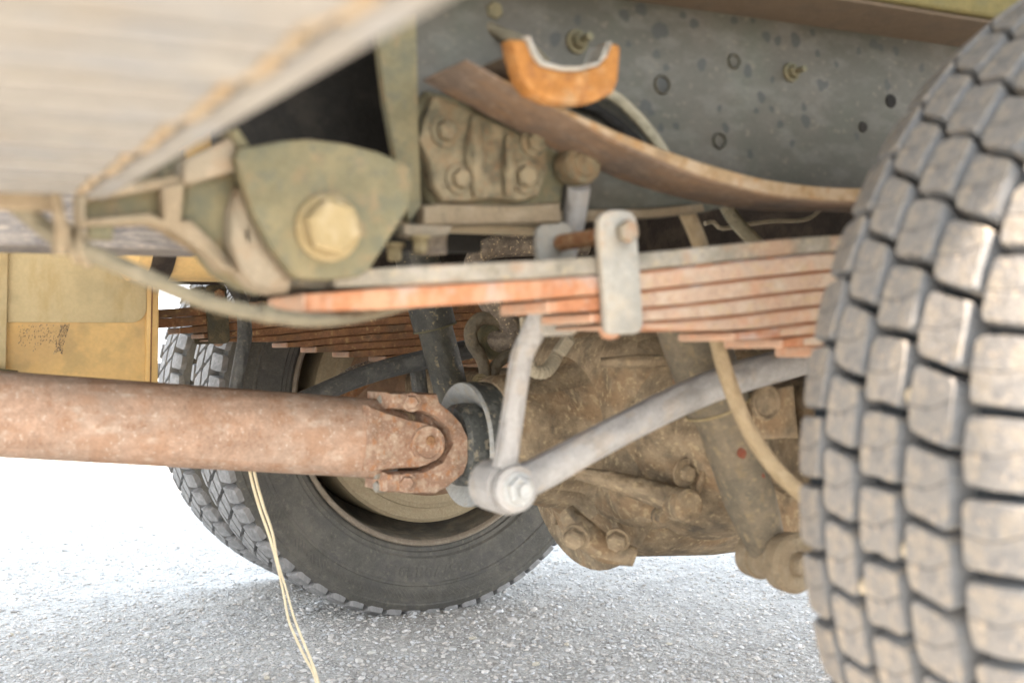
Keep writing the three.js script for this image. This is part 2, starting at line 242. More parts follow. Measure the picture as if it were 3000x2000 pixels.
/* ================= ground ================= */
const AX = 0.9963, AY = H - 0.1052, ZM = -1.445, RW = 0.42;
{
  const stones = [];
  const g1 = tex([.55, .53, .495], [[[.58, .57, .54], 'fine', .55, .7, .7], [[.36, .35, .33], 'mid2', .64, .8, .45], [[.62, .61, .58], 'grit', .68, .8, .8], [[.3, .29, .275], 'grit', .7, .86, .6, 201, 77]], .3);
  const gm = new THREE.MeshStandardMaterial({ name: 'grey gravel surface', roughness: 1 });
  gm.map = g1; gm.map.repeat.set(1 / .5, 1 / .5);
  gm.bumpMap = bumpTex(i => .2 * FIELD.mid[i] + .45 * FIELD.fine[i] + .45 * FIELD.grit[i]); gm.bumpMap.repeat.set(1 / .37, 1 / .37); gm.bumpScale = .009;
  const g = new THREE.PlaneGeometry(800, 800); g.rotateX(-Math.PI / 2);
  const uv = g.attributes.uv, p = g.attributes.position; for (let i = 0; i < p.count; i++) uv.setXY(i, p.getX(i), p.getZ(i));
  const o = new THREE.Mesh(g, gm); o.name = 'ground'; o.userData = { kind: 'structure', label: 'pale grey gravel ground under the truck' }; o.receiveShadow = true; scene.add(o);
}
function stoneGeo(flat) {
  const g = mergeVertices(new THREE.IcosahedronGeometry(1, 1).deleteAttribute('uv').deleteAttribute('normal')), p = g.attributes.position;
  for (let i = 0; i < p.count; i++) { const k = rr(.72, 1.15); p.setXYZ(i, p.getX(i) * k * 1.2, p.getY(i) * k * flat, p.getZ(i) * k * .9); }
  g.computeVertexNormals(); return boxUV(crease(g, .7));
}
const stoneMat = new THREE.MeshStandardMaterial({ name: 'pale gravel stone', color: 0xffffff, roughness: .95 });
{
  // gravel lying over the part of the ground in view
  for (let kind = 0; kind < 3; kind++) {
    const n = 21000, im = new THREE.InstancedMesh(stoneGeo(rr(.5, .75)), stoneMat, n), m = new THREE.Matrix4(), c = new THREE.Color();
    for (let i = 0; i < n; i++) {
      const d = 1.7 + 3.6 * rnd() ** 1.5, px = rr(-100, 3000), q = ray(px, 1000), t = d;
      const x = q.x * t, z = q.z * t, s = 0.0011 + 0.0034 * rnd() ** 3 + (rnd() < .02 ? rr(.001, .0045) : 0);
      m.makeRotationFromEuler(new THREE.Euler(rr(-.4, .4), rr(0, 6.3), rr(-.4, .4))); m.scale(V(s, s, s)); m.setPosition(x, s * .22, z); im.setMatrixAt(i, m);
      const k = rr(.48, .78), w = rr(-.01, .07); im.setColorAt(i, c.setRGB(k * (1 + w), k, k * (1 - w * 1.2)));
    }
    im.name = numbered('gravel'); im.userData = { kind: 'stuff', label: 'loose gravel scattered over the grey ground', category: 'gravel' }; im.receiveShadow = im.castShadow = true; scene.add(im);
  }
  const spots = [[1088, 1915, 14], [1052, 1940, 16], [1385, 1872, 12], [1443, 1880, 11], [1400, 1893, 9], [1535, 1860, 10], [1570, 1948, 14], [1428, 1925, 9], [1215, 1910, 8], [1700, 1835, 9], [1660, 1890, 10], [1905, 1935, 11], [2245, 1800, 11], [2280, 1892, 11], [1960, 1888, 10], [755, 1862, 10], [430, 1868, 9], [560, 1890, 11], [28, 1862, 11], [160, 1905, 9], [555, 1705, 8], [448, 1817, 9], [780, 1988, 12], [1340, 1965, 10], [655, 1955, 11]];
  const gs = [stoneGeo(.7), stoneGeo(.8), stoneGeo(.62)];
  spots.forEach(([px, py, s], i) => {
    const d = ray(px, py), q = d.multiplyScalar(-H / d.y).add(V(0, H, 0));
    const o = new THREE.Mesh(gs[i % 3], new THREE.MeshStandardMaterial({ name: 'pale pebble', roughness: .95, color: new THREE.Color().setRGB(...[[.66, .64, .59], [.6, .58, .54], [.62, .57, .47], [.5, .49, .46]][i % 4]) }));
    const sz = s * d.length() / FPX * .8; o.name = numbered('pebble'); o.position.set(q.x, sz * .3, q.z); o.scale.setScalar(sz); o.rotation.y = rr(0, 6); o.castShadow = o.receiveShadow = true;
    named(o, 'single larger pale pebble lying loose on the grey gravel ground', 'pebble', 'larger pebbles on the gravel'); scene.add(o);
  });
}

/* ================= the truck ================= */
const truck = thing('truck', V(AX, 0, ZM), 'rusty dust covered truck seen from below, with leaf springs, propeller shaft and twin rear tyres', 'truck');

/* --- cargo bed and frame --- */
{
  const bed = assembly('cargo_bed', V(AX, 1.1, ZM), truck);
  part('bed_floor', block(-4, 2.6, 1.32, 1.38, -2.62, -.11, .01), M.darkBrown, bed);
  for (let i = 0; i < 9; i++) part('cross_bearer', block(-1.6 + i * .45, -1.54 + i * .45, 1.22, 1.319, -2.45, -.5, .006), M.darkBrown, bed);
  part('unseen_body_side', block(-4, 2.6, 1.381, 3.1, -.16, -.13, .01), M.olive, bed); part('unseen_body_side', block(-4, 2.6, 1.381, 3.1, -2.61, -2.58, .01), M.olive, bed);  // unseen body walls, added so their shadow reaches over the far ground
  part('unseen_body_roof', block(-4, 2.6, 3.101, 3.15, -2.62, -.11, .01), M.olive, bed);  // unseen roof, added with the walls for the same shadow
  // lengthwise sill on top of the near rail: its underside is the brown ledge, its side olive
  const a = U(2000, 13, -.93), b = U(2759, 125, -.93), yl = (a.y + b.y) / 2, c = U(2420, 70, -.80);
  part('sill', block(.2, 2.4, yl, 1.218, -.94, -.835, .004), M.olive, bed, 'olive painted sill lying along the top of the frame rail');
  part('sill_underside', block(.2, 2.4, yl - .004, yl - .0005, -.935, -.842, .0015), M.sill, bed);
}
const spotTex = (() => {   // weathered rail paint with round darker spots where drops have dried
  const W = 1024, Hh = 512, d = new Uint8Array(W * Hh * 4), x0 = .3, x1 = 1.5, y0 = H + .02, y1 = H + .34;
  const spots = [[1828, 45, 22], [1877, 28, 24], [1925, 90, 28], [1945, 92, 22], [1625, 115, 24], [1922, 160, 16], [2000, 45, 14], [2032, 70, 20], [2055, 190, 22], [1942, 245, 30], [1950, 200, 14], [2245, 108, 20], [2278, 120, 18], [2330, 118, 26], [2380, 96, 14], [2190, 210, 22], [2262, 235, 12], [2230, 285, 20], [2405, 250, 22], [2420, 248, 14], [2260, 320, 12], [2360, 355, 24], [2355, 315, 14], [2215, 325, 12], [2395, 158, 14], [2560, 130, 22], [2580, 140, 16], [2515, 150, 14], [2625, 150, 18], [2107, 318, 12], [2125, 375, 18], [2197, 452, 16], [1890, 310, 24], [1905, 330, 16], [1935, 375, 14], [1980, 370, 14], [2285, 365, 16], [2600, 250, 20], [2450, 190, 12], [1690, 60, 16], [2150, 60, 16], [2205, 60, 10], [1760, 150, 14], [1840, 130, 12], [2700, 200, 16], [2320, 420, 14], [2510, 400, 14], [2010, 480, 12]].map(([px, py, r]) => { const w = U(px, py, -.925); return [w.x, w.y, r * 1.02 / FPX, rnd() * 6]; });
  const lin = (a, b, t) => a.map((v, i) => v + (b[i] - v) * t);
  for (let y = 0; y < Hh; y++) for (let x = 0; x < W; x++) {
    const wx = x0 + (x1 - x0) * x / W, wy = y0 + (y1 - y0) * y / Hh, i = (y % N) * N + (x * 2 % N), j = ((y * 3) % N) * N + ((x * 3) % N);
    let c = lin([.07, .066, .046], [.105, .093, .07], ss(.2, .9, FIELD.big[i]));
    c = lin(c, [.072, .078, .052], ss(.3, .95, FIELD.big2[i]) * .7);
    c = lin(c, [.2, .17, .12], ss(.76, .9, FIELD.fine[j]) * .4); c = lin(c, [.17, .165, .14], ss(.4, .9, FIELD.mid[j]) * .3);
    let k = 0; for (const [sx, sy, r, ph] of spots) { const dx = (wx - sx) * 1.1, dy = wy - sy; if (Math.abs(dx) > 2 * r || Math.abs(dy) > 2 * r) continue; const a = Math.atan2(dy, dx), q = Math.hypot(dx, dy) / (r * (1 + .12 * Math.sin(2 * a + ph) + .08 * Math.sin(3 * a + 2 * ph))); k = Math.max(k, 1 - ss(.82, 1.05, q)); }
    c = lin(c, [.034, .037, .033], k * .8);
    const g = 1 + .3 * (FIELD.grit[j] - .5), o = (y * W + x) * 4; const dk = .78; d[o] = enc(c[0] * g * dk); d[o + 1] = enc(c[1] * g * dk); d[o + 2] = enc(c[2] * g * dk); d[o + 3] = 255;
  }
  const t = finish(new THREE.DataTexture(d, W, Hh), true);
  return { t, uv: (x, y) => [(x - x0) / (x1 - x0), (y - y0) / (y1 - y0)] };
})();
const railMat = new THREE.MeshStandardMaterial({ name: 'spotted grey green rail paint', map: spotTex.t, roughness: .62 });
const rail = assembly('frame_rail', V(AX, H + .15, -.93), truck, 'grey green frame rail with round dark spots, behind the near wheel');
{
  let g = plate([[1175, -160], [3100, -160], [3100, 590], [2190, 590], [2060, 622], [1950, 636], [1600, 655], [1230, 660], [1185, 640]], -.925, .008, .001);
  g = g.index ? g.toNonIndexed() : g; const p = g.attributes.position, uv = new Float32Array(p.count * 2);
  for (let i = 0; i < p.count; i++) { const [a, b] = spotTex.uv(p.getX(i), p.getY(i)); uv[2 * i] = a; uv[2 * i + 1] = b; }
  g.setAttribute('uv', new THREE.BufferAttribute(uv, 2)); g.userData.keepUV = true;
  part('rail_web', g, railMat, rail);
  part('ground_lit_lip', plate([[1228, 596], [1330, 594], [1500, 612], [1640, 612], [1800, 612], [1900, 610], [2062, 595], [2068, 618], [1950, 634], [1600, 656], [1230, 662]], -.915, .0095, .003), M.tan, rail, 'tan lower lip of the rail, ground light put into its colour');  // tan stands for ground light on the lower web, put into the colour
  const a = U(1230, 652, -.925);
  part('bottom_flange', block(.33, .55, a.y - .001, a.y + .007, -.995, -.934, .003), M.railLip, rail);
  // round plugs in the web, and black discs as the shade of openings
  for (const [px, py, r] of [[1940, 248, 30], [2150, 180, 24], [2108, 413, 26]]) { const c = U(px, py, -.925), q = r / FPX; part('plug', turned([[0, 0], [0, q * .78], [.0008, q * .84], [.0026, q * .9], [.003, q], [.0012, q * 1.12], [-.001, q * 1.15]], 'z', c, 28), railMat, rail); }
  for (const [px, py, r] of [[2530, 372, 20], [2612, 296, 26]]) { const c = U(px, py, -.9245), q = r / FPX; part('hole', turned([[.0005, 0], [.0006, q * .92], [-.0004, q]], 'z', c, 24), M.black, rail); }
  // threaded studs with nuts and washers
  for (const [px, py, s] of [[2318, 212, 1], [1690, 122, 1.15]]) part('bolt', hexBolt(U(px, py, -.924), V(.0, 0, 1), .0062 * s, .0085 * s, { washer: 1.5, stud: .011 * s }), M.hanger, rail);
  // far rail, and a black plate added as the shade of the left gap
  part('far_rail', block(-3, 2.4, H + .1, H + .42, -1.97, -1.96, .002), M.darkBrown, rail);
  part('cross_member_and_shade', block(.275, .52, H + .085, H + .5, -1.05, -1.03, .003), M.black, rail);
  part('cross_member_and_shade', block(1.15, 1.25, H + .02, H + .3, -1.95, -.95, .01), M.darkBrown, rail);
  part('inner_pipe_and_slot', sweep([U(1380, 55, -.94), U(1450, 90, -.925), U(1530, 125, -.91), U(1600, 190, -.905)], .0055, { n: 16 }), M.hose, rail);
  part('inner_pipe_and_slot', sweep([U(1740, 255, -.91), U(1800, 285, -.912), U(1880, 360, -.912), U(1945, 450, -.912), U(1990, 540, -.912)], .0056, { n: 20 }), M.conduit, rail, 'grey green conduit running down the rail behind the helper leaf');
  part('inner_pipe_and_slot', sweep([U(1690, 300, -.918), U(1770, 335, -.919), U(1850, 400, -.919), U(1920, 480, -.919)], .005, { n: 16 }), M.black, rail);  // black tube added in place of a dark slot beside the conduit
  part('bolt', hexBolt(U(1440, 35, -.93), V(0, 0, 1), .008, .008), M.hanger, rail);
  part('angle_plate', plate([[1105, 95], [1165, 50], [1222, 40], [1228, 400], [1236, 602], [1200, 650], [1165, 490], [1130, 300]], -.895, .012, .002), M.hanger, rail, 'olive upright plate beside the dark gap');
}
{
  const br = assembly('casting_bracket', U(1420, 440, -.905), truck, 'rust streaked casting bolted to the rail under the helper leaf');
  part('casting_base', plate([[1212, 330], [1258, 262], [1360, 290], [1640, 425], [1668, 500], [1655, 560], [1642, 655], [1500, 658], [1236, 662], [1246, 640], [1262, 590], [1240, 500], [1205, 415]], -.906, .02, .006), M.hanger, br);
  part('casting_foot', plate([[1240, 600], [1300, 592], [1500, 598], [1648, 590], [1650, 652], [1500, 657], [1240, 662]], -.898, .02, .006), M.tan, br);
  part('bracket_body', plate([[1272, 275], [1340, 300], [1440, 350], [1600, 425], [1612, 500], [1580, 575], [1530, 590], [1440, 583], [1360, 592], [1302, 592], [1272, 545], [1258, 475], [1226, 408], [1245, 345]], -.894, .02, .005), M.bracketRust, br);
  part('rib', sweep([U(1395, 345, -.891), U(1390, 440, -.888), U(1400, 575, -.891)], [.004, .008, .004], { n: 12 }), M.bracketRust, br);
  part('rib', sweep([U(1490, 400, -.891), U(1492, 480, -.889), U(1488, 570, -.892)], [.003, .006, .004], { n: 12 }), M.bracketRust, br);
  for (const [px, py, r] of [[1303, 385, .0085], [1535, 518, .009], [1345, 525, .008], [1562, 418, .008]]) part('bolt', hexBolt(U(px, py, -.893), V(0, 0, 1), r, .009, { washer: 1.5 }), M.bracketRust, br);
}

/* --- wooden box and timber in front --- */
{
  const h = H + .09, yb = (px, py) => { const d = ray(px, py); return d.multiplyScalar((h - H) / d.y); };
  const corner = yb(285, 578), near = yb(1400, -2), XR = (corner.x + near.x) / 2, ZF = corner.z;
  const box = assembly('load_box', V(-.4, h + .1, -.5), truck, 'pale weathered board box hanging in front of the spring hanger');
  let z = ZF, i = 0;
  while (z < -.2) {
    const w = .029 + .002 * Math.sin(i * 2.3), gap = i % 2 ? .0035 : .0018;
    part('plank', block(-.22, XR - .021, h + .0015 * (i % 3), h + .016, z + gap / 2, z + w - gap / 2, .0022), M.plank, box);
    part('plank_end', block(XR - .0207, XR - .0135, h + .0008 + .0015 * (i % 3), h + .016, z + gap / 2, z + w - gap / 2, .0022), M.plankRust, box);
    z += w; i++;
  }
  part('edge_rail', block(XR - .0132, XR, h - .0005, h + .02, ZF - .004, -.2, .003), M.plank, box);
  part('backing', block(-.22, XR - .015, h + .0165, h + .03, ZF, -.2, .002), M.sill, box);
  part('box_side', block(XR - .012, XR - .004, h + .0205, h + .5, ZF, -.2, .002), M.plank, box);
  part('rim_strip', block(-.22, XR - .03, h - .009, h + .004, ZF - .010, ZF - .0008, .002), M.tan, box);
}
{
  const a = U(-150, 640, -1.15), b = U(640, 728, -1.15);
  part('timber', block(-.12, b.x, b.y - .002, a.y + .05, -1.24, -1.15, .004), M.wood, truck, 'grey weathered timber beam behind the hose');
}

/* --- spring hanger --- */
{
  const hg = assembly('spring_hanger', U(955, 665, -.81), truck, 'olive spring hanger with a large dust caked bolt');
  part('side_plate', plate([[700, 432], [745, 425], [830, 410], [905, 405], [1010, 418], [1110, 443], [1207, 487], [1209, 545], [1200, 610], [1165, 665], [1120, 735], [1085, 790], [1050, 812], [960, 820], [875, 815], [850, 795], [795, 725], [740, 625], [708, 530], [690, 462]], -.80, .014, .0035), M.hanger, hg);
  part('inner_casting', plate([[528, 640], [540, 530], [565, 505], [640, 482], [690, 470], [760, 600], [860, 800], [855, 850], [800, 858], [735, 838], [665, 795], [600, 715]], -.826, .055, .010), M.hanger, hg);
  part('eye_shell', plate([[700, 540], [724, 560], [790, 700], [872, 815], [857, 856], [800, 862], [742, 842], [696, 792], [668, 706], [672, 610]], -.812, .03, .011), M.pink, hg);
  part('spring_eye', turned([[-.045, .02], [-.045, .038], [.012, .038], [.012, .02]], 'z', U(905, 690, -.85), 36), M.springGrey, hg);
  part('back_plate', plate([[690, 440], [905, 420], [1190, 500], [1190, 600], [1050, 800], [880, 800], [740, 640]], -.908, .012, .002), M.hanger, hg);
  const c = U(958, 668, -.7995);
  part('washer', turned([[0, 0.0225], [.0035, .0225], [.005, .021], [.005, .012]], 'z', c, 40), M.bolt, hg);
  part('hanger_bolt', hexBolt(c.clone().add(V(0, 0, .005)), V(-.02, 0, 1), .0192, .0125, { washer: 0, spin: .25 }), M.bolt, hg, 'large dust caked hexagon bolt head');
  // arm that carries the hanger forward, a shallow tray with raised rims
  part('arm_plate', plate([[236, 572], [300, 557], [480, 522], [548, 512], [545, 640], [470, 655], [440, 640], [250, 652]], -.83, .01, .002), M.hanger, hg);
  part('arm_rim', plate([[232, 560], [478, 518], [545, 508], [548, 530], [486, 548], [250, 592]], -.818, .024, .003), M.tan, hg);
  part('arm_rim', plate([[240, 640], [440, 622], [476, 640], [560, 645], [620, 700], [700, 800], [650, 785], [590, 715], [545, 668], [480, 668], [440, 652], [246, 662]], -.816, .026, .003), M.tan, hg);
  part('arm_rim', plate([[475, 545], [540, 530], [530, 660], [478, 664]], -.815, .024, .003), M.tan, hg);
  part('arm_rim', plate([[226, 572], [252, 566], [252, 660], [230, 662]], -.815, .024, .003), M.tan, hg);
  part('arm_stub', plate([[262, 655], [335, 652], [332, 702], [262, 700]], -.82, .015, .003), M.hanger, hg);
  part('gusset', plate([[542, 462], [684, 395], [702, 430], [690, 500], [560, 538], [536, 530]], -.812, .03, .004), M.pink, hg);
  part('gusset', plate([[672, 380], [700, 370], [738, 428], [702, 436]], -.806, .03, .004), M.hanger, hg);
  part('rear_gusset', plate([[340, 540], [480, 470], [545, 440], [545, 520], [480, 535]], -.87, .01, .002), M.bracketRust, hg);
  part('lug', plate([[1180, 655], [1330, 660], [1315, 690], [1240, 700], [1185, 690]], -.9, .02, .003), M.pink, hg);
  part('lug', between(U(1268, 690, -.95), U(1270, 745, -.95), .0115), M.pipe, hg);
  part('bolt', hexBolt(U(1230, 690, -.90), V(0, -1, 0), .006, .014, { washer: 1.4 }), M.bolt, hg);
  part('bolt', hexBolt(U(1155, 712, -.92), V(0, -1, 0), .006, .014, { washer: 1.4 }), M.bolt, hg);
}

/* --- leaf springs --- */
const topY = (() => {
  const pts = [[1070, 785], [1223, 774], [1400, 768], [1750, 752], [2000, 727], [2420, 685]].map(([x, y]) => U(x, y, -.82)).map(p => [p.x, p.y]);
  pts.unshift([.2, pts[0][1] - .006]); pts.push([AX, pts.at(-1)[1] + .014]);
  return x => { if (x > AX) x = 2 * AX - x; let i = 0; while (i < pts.length - 2 && x > pts[i + 1][0]) i++; const t = (x - pts[i][0]) / (pts[i + 1][0] - pts[i][0]); return pts[i][1] + (pts[i + 1][1] - pts[i][1]) * t; };
})();
const soft = x => (topY(x - .05) + topY(x + .05) + topY(x)) / 3;
function leafGeo(top, x0, x1, th, z0, z1, n = 26, c = .0016) {
  const pos = [], idx = [], T = typeof th === 'function' ? th : () => th;
  for (let i = 0; i <= n; i++) {
    const x = lerp(x0, x1, i / n), y = top(x), h = T(x), k = i === 0 || i === n ? .0015 : 0;
    for (const [dy, z] of [[-k, z0 - c], [-c, z0], [-h + c, z0], [-h + k, z0 - c], [-h + k, z1 + c], [-h + c, z1], [-c, z1], [-k, z1 + c]]) pos.push(x, y + dy, z);
  }
  for (let i = 0; i < n; i++) for (let j = 0; j < 8; j++) { const a = i * 8 + j, b = i * 8 + (j + 1) % 8; idx.push(a, b, a + 8, b, b + 8, a + 8); }
  for (let j = 1; j < 7; j++) { idx.push(0, j + 1, j); const e = n * 8; idx.push(e, e + j, e + j + 1); }
  const g = new THREE.BufferGeometry(); g.setAttribute('position', new THREE.Float32BufferAttribute(pos, 3)); g.setIndex(idx);
  return crease(g, .35);
}
function spring(zc, near) {
  const s = assembly('leaf_spring', V(AX, H + .05, zc), truck, near ? 'orange rusted leaf spring beside the near tyre' : 'dark brown leaf spring on the far side');
  const ends = [.30, .279, .471, .509, .522, .645, .695, .752, .819, .87], TH = [.0145, .0156, .0152, .0138, .0136, near ? .0112 : .013, near ? .0108 : .013, .0125, .0125, .0125], ST = [1, 1, .78, .72, .42, .85, .95, 1, 1, 1], n = near ? 9 : 10;
  const Tk = (i, x) => { if (x > AX) x = 2 * AX - x; return TH[i] * lerp(ST[i], 1, ss(ends[i], ends[i] + .16, x)); }, top = (i, x) => { let y = soft(x); for (let k = 0; k < i; k++) y -= Tk(k, x); return y; };
  for (let i = 0; i < n; i++) {
    const x0 = ends[i], x1 = 2 * AX - x0, zo = zc + .04 - (i === 3 ? .001 : 0) + (i % 2 ? .0006 : 0);
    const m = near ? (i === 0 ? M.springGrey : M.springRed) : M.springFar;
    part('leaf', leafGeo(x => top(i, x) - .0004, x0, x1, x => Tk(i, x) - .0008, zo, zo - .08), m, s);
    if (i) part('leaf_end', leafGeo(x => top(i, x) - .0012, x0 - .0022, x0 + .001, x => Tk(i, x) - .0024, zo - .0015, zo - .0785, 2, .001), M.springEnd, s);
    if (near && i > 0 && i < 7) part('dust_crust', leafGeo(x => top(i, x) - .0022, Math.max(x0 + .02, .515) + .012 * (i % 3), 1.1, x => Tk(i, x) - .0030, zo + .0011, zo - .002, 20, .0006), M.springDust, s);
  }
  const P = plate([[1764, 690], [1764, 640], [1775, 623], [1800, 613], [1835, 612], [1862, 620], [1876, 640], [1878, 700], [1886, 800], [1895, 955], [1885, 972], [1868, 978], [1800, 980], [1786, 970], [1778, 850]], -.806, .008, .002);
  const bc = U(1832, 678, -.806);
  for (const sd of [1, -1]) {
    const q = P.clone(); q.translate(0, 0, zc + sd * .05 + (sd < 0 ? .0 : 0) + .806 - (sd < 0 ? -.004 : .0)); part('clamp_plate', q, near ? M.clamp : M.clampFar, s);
    part('clamp_bolt', hexBolt(V(bc.x, bc.y, zc + sd * (.0505 + (sd < 0 ? .0045 : .0042))), V(0, 0, sd), .0088, .007, { washer: 0, spin: .1 }), near ? M.springGrey : M.rustyBolt, s);
  }
  part('clamp_spacer', rod(V(bc.x, bc.y - .001, zc + .002), 'z', .0068, .094), near ? M.rustyBolt : M.springFar, s);
  part('rivet', turned([[0, .0098], [.003, .009], [.007, .006], [.0085, 0]], 'z', V(0, 0, 0), 18).rotateX(Math.PI / 2).translate(.536, top(5, .536) + .001, zc + .02), near ? M.springRed : M.springEnd, s);
  return s;
}
spring(-.86, true); spring(-2.03, false);
{
  const hs = assembly('helper_spring', U(1900, 430, -.86), truck, 'brown curved helper leaf above the main spring');
  const pts = [[1368, 173], [1480, 233], [1600, 292], [1800, 382], [2000, 458], [2150, 503], [2250, 527], [2400, 546], [2560, 552]].map(([x, y]) => U(x, y, -.82));
  const cv = new THREE.SplineCurve(pts.map(p => new THREE.Vector2(p.x, p.y))).getPoints(80);
  const f = x => { let i = 0; while (i < 79 && x > cv[i + 1].x) i++; const t = (x - cv[i].x) / (cv[i + 1].x - cv[i].x); return cv[i].y + (cv[i + 1].y - cv[i].y) * t; };
  part('helper_leaf', leafGeo(f, pts[0].x, 2 * .9 - pts[0].x - .15, x => lerp(.0016, .0125, ss(pts[0].x, pts[0].x + .22, x)), -.82, -.898, 46, .0014), M.leafUnder, hs);
  part('leaf_edge', leafGeo(x => f(x) - .0006, pts[0].x + .03, 1.2, x => lerp(.001, .0108, ss(pts[0].x, pts[0].x + .24, x)), -.8188, -.8215, 40, .0004), M.edgeTan, hs, 'tan and orange near edge of the helper leaf');
  const st = assembly('spring_stop', U(1660, 210, -.80), truck, 'bright orange rusted U shaped stop above the helper leaf');
  const outer = [[1500, 112], [1512, 170], [1530, 232], [1560, 272], [1610, 296], [1680, 306], [1745, 298], [1800, 272], [1815, 235], [1822, 140], [1815, 128]];
  part('stop_body', plate([...outer, [1782, 124], [1772, 170], [1755, 190], [1700, 205], [1650, 205], [1590, 190], [1565, 160], [1548, 115]], -.79, .02, .004), M.orange, st);
  part('stop_bracket', plate([[1512, 150], [1530, 226], [1560, 262], [1610, 286], [1680, 296], [1745, 288], [1794, 262], [1806, 150], [1776, 176], [1755, 196], [1700, 212], [1650, 212], [1590, 196], [1560, 170], [1540, 140]], -.811, .112, .003), M.sill, st);
  part('stop_liner', plate([[1540, 105], [1548, 116], [1565, 160], [1590, 190], [1650, 205], [1700, 205], [1755, 190], [1772, 170], [1782, 126], [1790, 126], [1776, 162], [1752, 180], [1700, 194], [1650, 194], [1597, 180], [1576, 154], [1556, 105]], -.786, .024, .001), M.clamp, st);
}

/* --- hoses near the spring --- */
{
  const hs = assembly('air_hose', U(400, 800, -.78), truck, 'dusty rubber hose sagging in front of the spring hanger');
  const P = [[-120, 530, -.79], [30, 592, -.785], [110, 652, -.78], [190, 712, -.775], [290, 752, -.77], [400, 800, -.77], [520, 852, -.775], [650, 896, -.785], [780, 922, -.80], [905, 936, -.815], [1050, 924, -.85], [1180, 893, -.88], [1320, 850, -.92]].map(a => U(...a));
  part('hose_tube', sweep(P, [.0056, .0056, .0054, .0052, .005, .0048, .0048], { n: 70 }), M.hose, hs);
  part('fitting', between(U(758, 914, -.797), U(792, 922, -.80), .0062), M.hose, hs);
  for (const [px, py, k] of [[212, 712, 1], [244, 724, 1]]) { const c = U(px, py, -.775), g = new THREE.TorusGeometry(.0092, .0023, 8, 22); g.scale(.8, 1.15, 1); g.rotateY(1.1); g.rotateZ(.25); g.translate(c.x, c.y, c.z); part('clip', g, M.tan, hs); }
  part('hanging_strap', sweep([U(160, 560, -.765), U(168, 610, -.764), U(178, 680, -.762), U(172, 745, -.764)], [.0032, .0036, .004, .0044], { n: 16 }), M.tan, hs);
}
{
  const bh = assembly('brake_hose', U(2150, 1150, -.96), truck, 'tan brake hose curving down behind the near tyre');
  part('hose_tube', sweep([[1950, 500, -.935], [1985, 570, -.94], [2025, 650, -.95], [2055, 730, -.96], [2080, 860, -.96], [2105, 1010, -.95], [2140, 1130, -.94], [2190, 1250, -.93], [2250, 1345, -.92], [2330, 1430, -.91], [2420, 1500, -.9]].map(a => U(...a)), .0076, { n: 60 }), M.hoseTan, bh);
  const cd = assembly('conduit', U(2170, 650, -1.05), truck, 'ribbed conduit and loose wires in the dark gap above the spring');
  part('ribbed_tube', sweep([[2120, 590, -1.1], [2150, 640, -1.1], [2185, 680, -1.1], [2235, 730, -1.1]].map(a => U(...a)), .0075, { n: 44, ripple: .13 }), M.conduit, cd);
  part('wire', sweep([[2065, 655, -1.2], [2090, 650, -1.2], [2110, 668, -1.2], [2160, 662, -1.2], [2260, 648, -1.2], [2370, 640, -1.2], [2420, 600, -1.2], [2480, 560, -1.2]].map(a => U(...a)), .0028, { n: 50, seg: 8 }), M.cable, cd);
}

/* --- stabiliser bar --- */
function stabilizer(z, near) {
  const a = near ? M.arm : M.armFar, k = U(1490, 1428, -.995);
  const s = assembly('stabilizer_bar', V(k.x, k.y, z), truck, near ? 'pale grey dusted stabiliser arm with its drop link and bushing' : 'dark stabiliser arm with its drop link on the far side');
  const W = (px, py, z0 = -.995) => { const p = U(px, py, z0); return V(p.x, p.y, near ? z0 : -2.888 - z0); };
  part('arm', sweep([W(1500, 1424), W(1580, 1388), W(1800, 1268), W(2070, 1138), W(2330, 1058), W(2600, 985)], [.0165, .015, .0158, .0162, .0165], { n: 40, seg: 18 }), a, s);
  const d = near ? 1 : -1;
  part('link', sweep([W(1478, 1372), W(1500, 1230), W(1518, 1110), W(1530, 1040), W(1566, 965, -.985), W(1602, 890, -.97), W(1650, 760, -.945), W(1680, 650, -.915), W(1696, 545, -.895)], [.0115, .0105, .0102, .0105, .0115, .0105, .010, .010, .010], { n: 50, seg: 16 }), a, s);
  part('bushing', turned([[-.026, 0], [-.026, .021], [-.022, .0235], [.012, .0245], [.016, .0235], [.016, .018]], 'z', V(k.x, k.y, z - (near ? .012 : -.004)), 36), a, s);
  part('washer', turned([[.008, .021], [.016, .0205], [.018, .017], [.019, .012]], 'z', V(k.x, k.y, z), 32), a, s);
  part('nut', hexBolt(V(k.x, k.y, z + .018 * d), V(0, 0, d), .0125, .009, { washer: 1.25, stud: .006 }), near ? M.dustPlate : a, s);
  part('upper_bushing', turned([[-.02, 0], [-.02, .014], [-.016, .0165], [.002, .0168], [.006, .0155], [.006, .011], [.01, .0095], [.01, 0]], 'z', W(1702, 482, -.885), 28), near ? M.bracketRust : a, s);
}
stabilizer(-.995, true); stabilizer(-1.893, false);
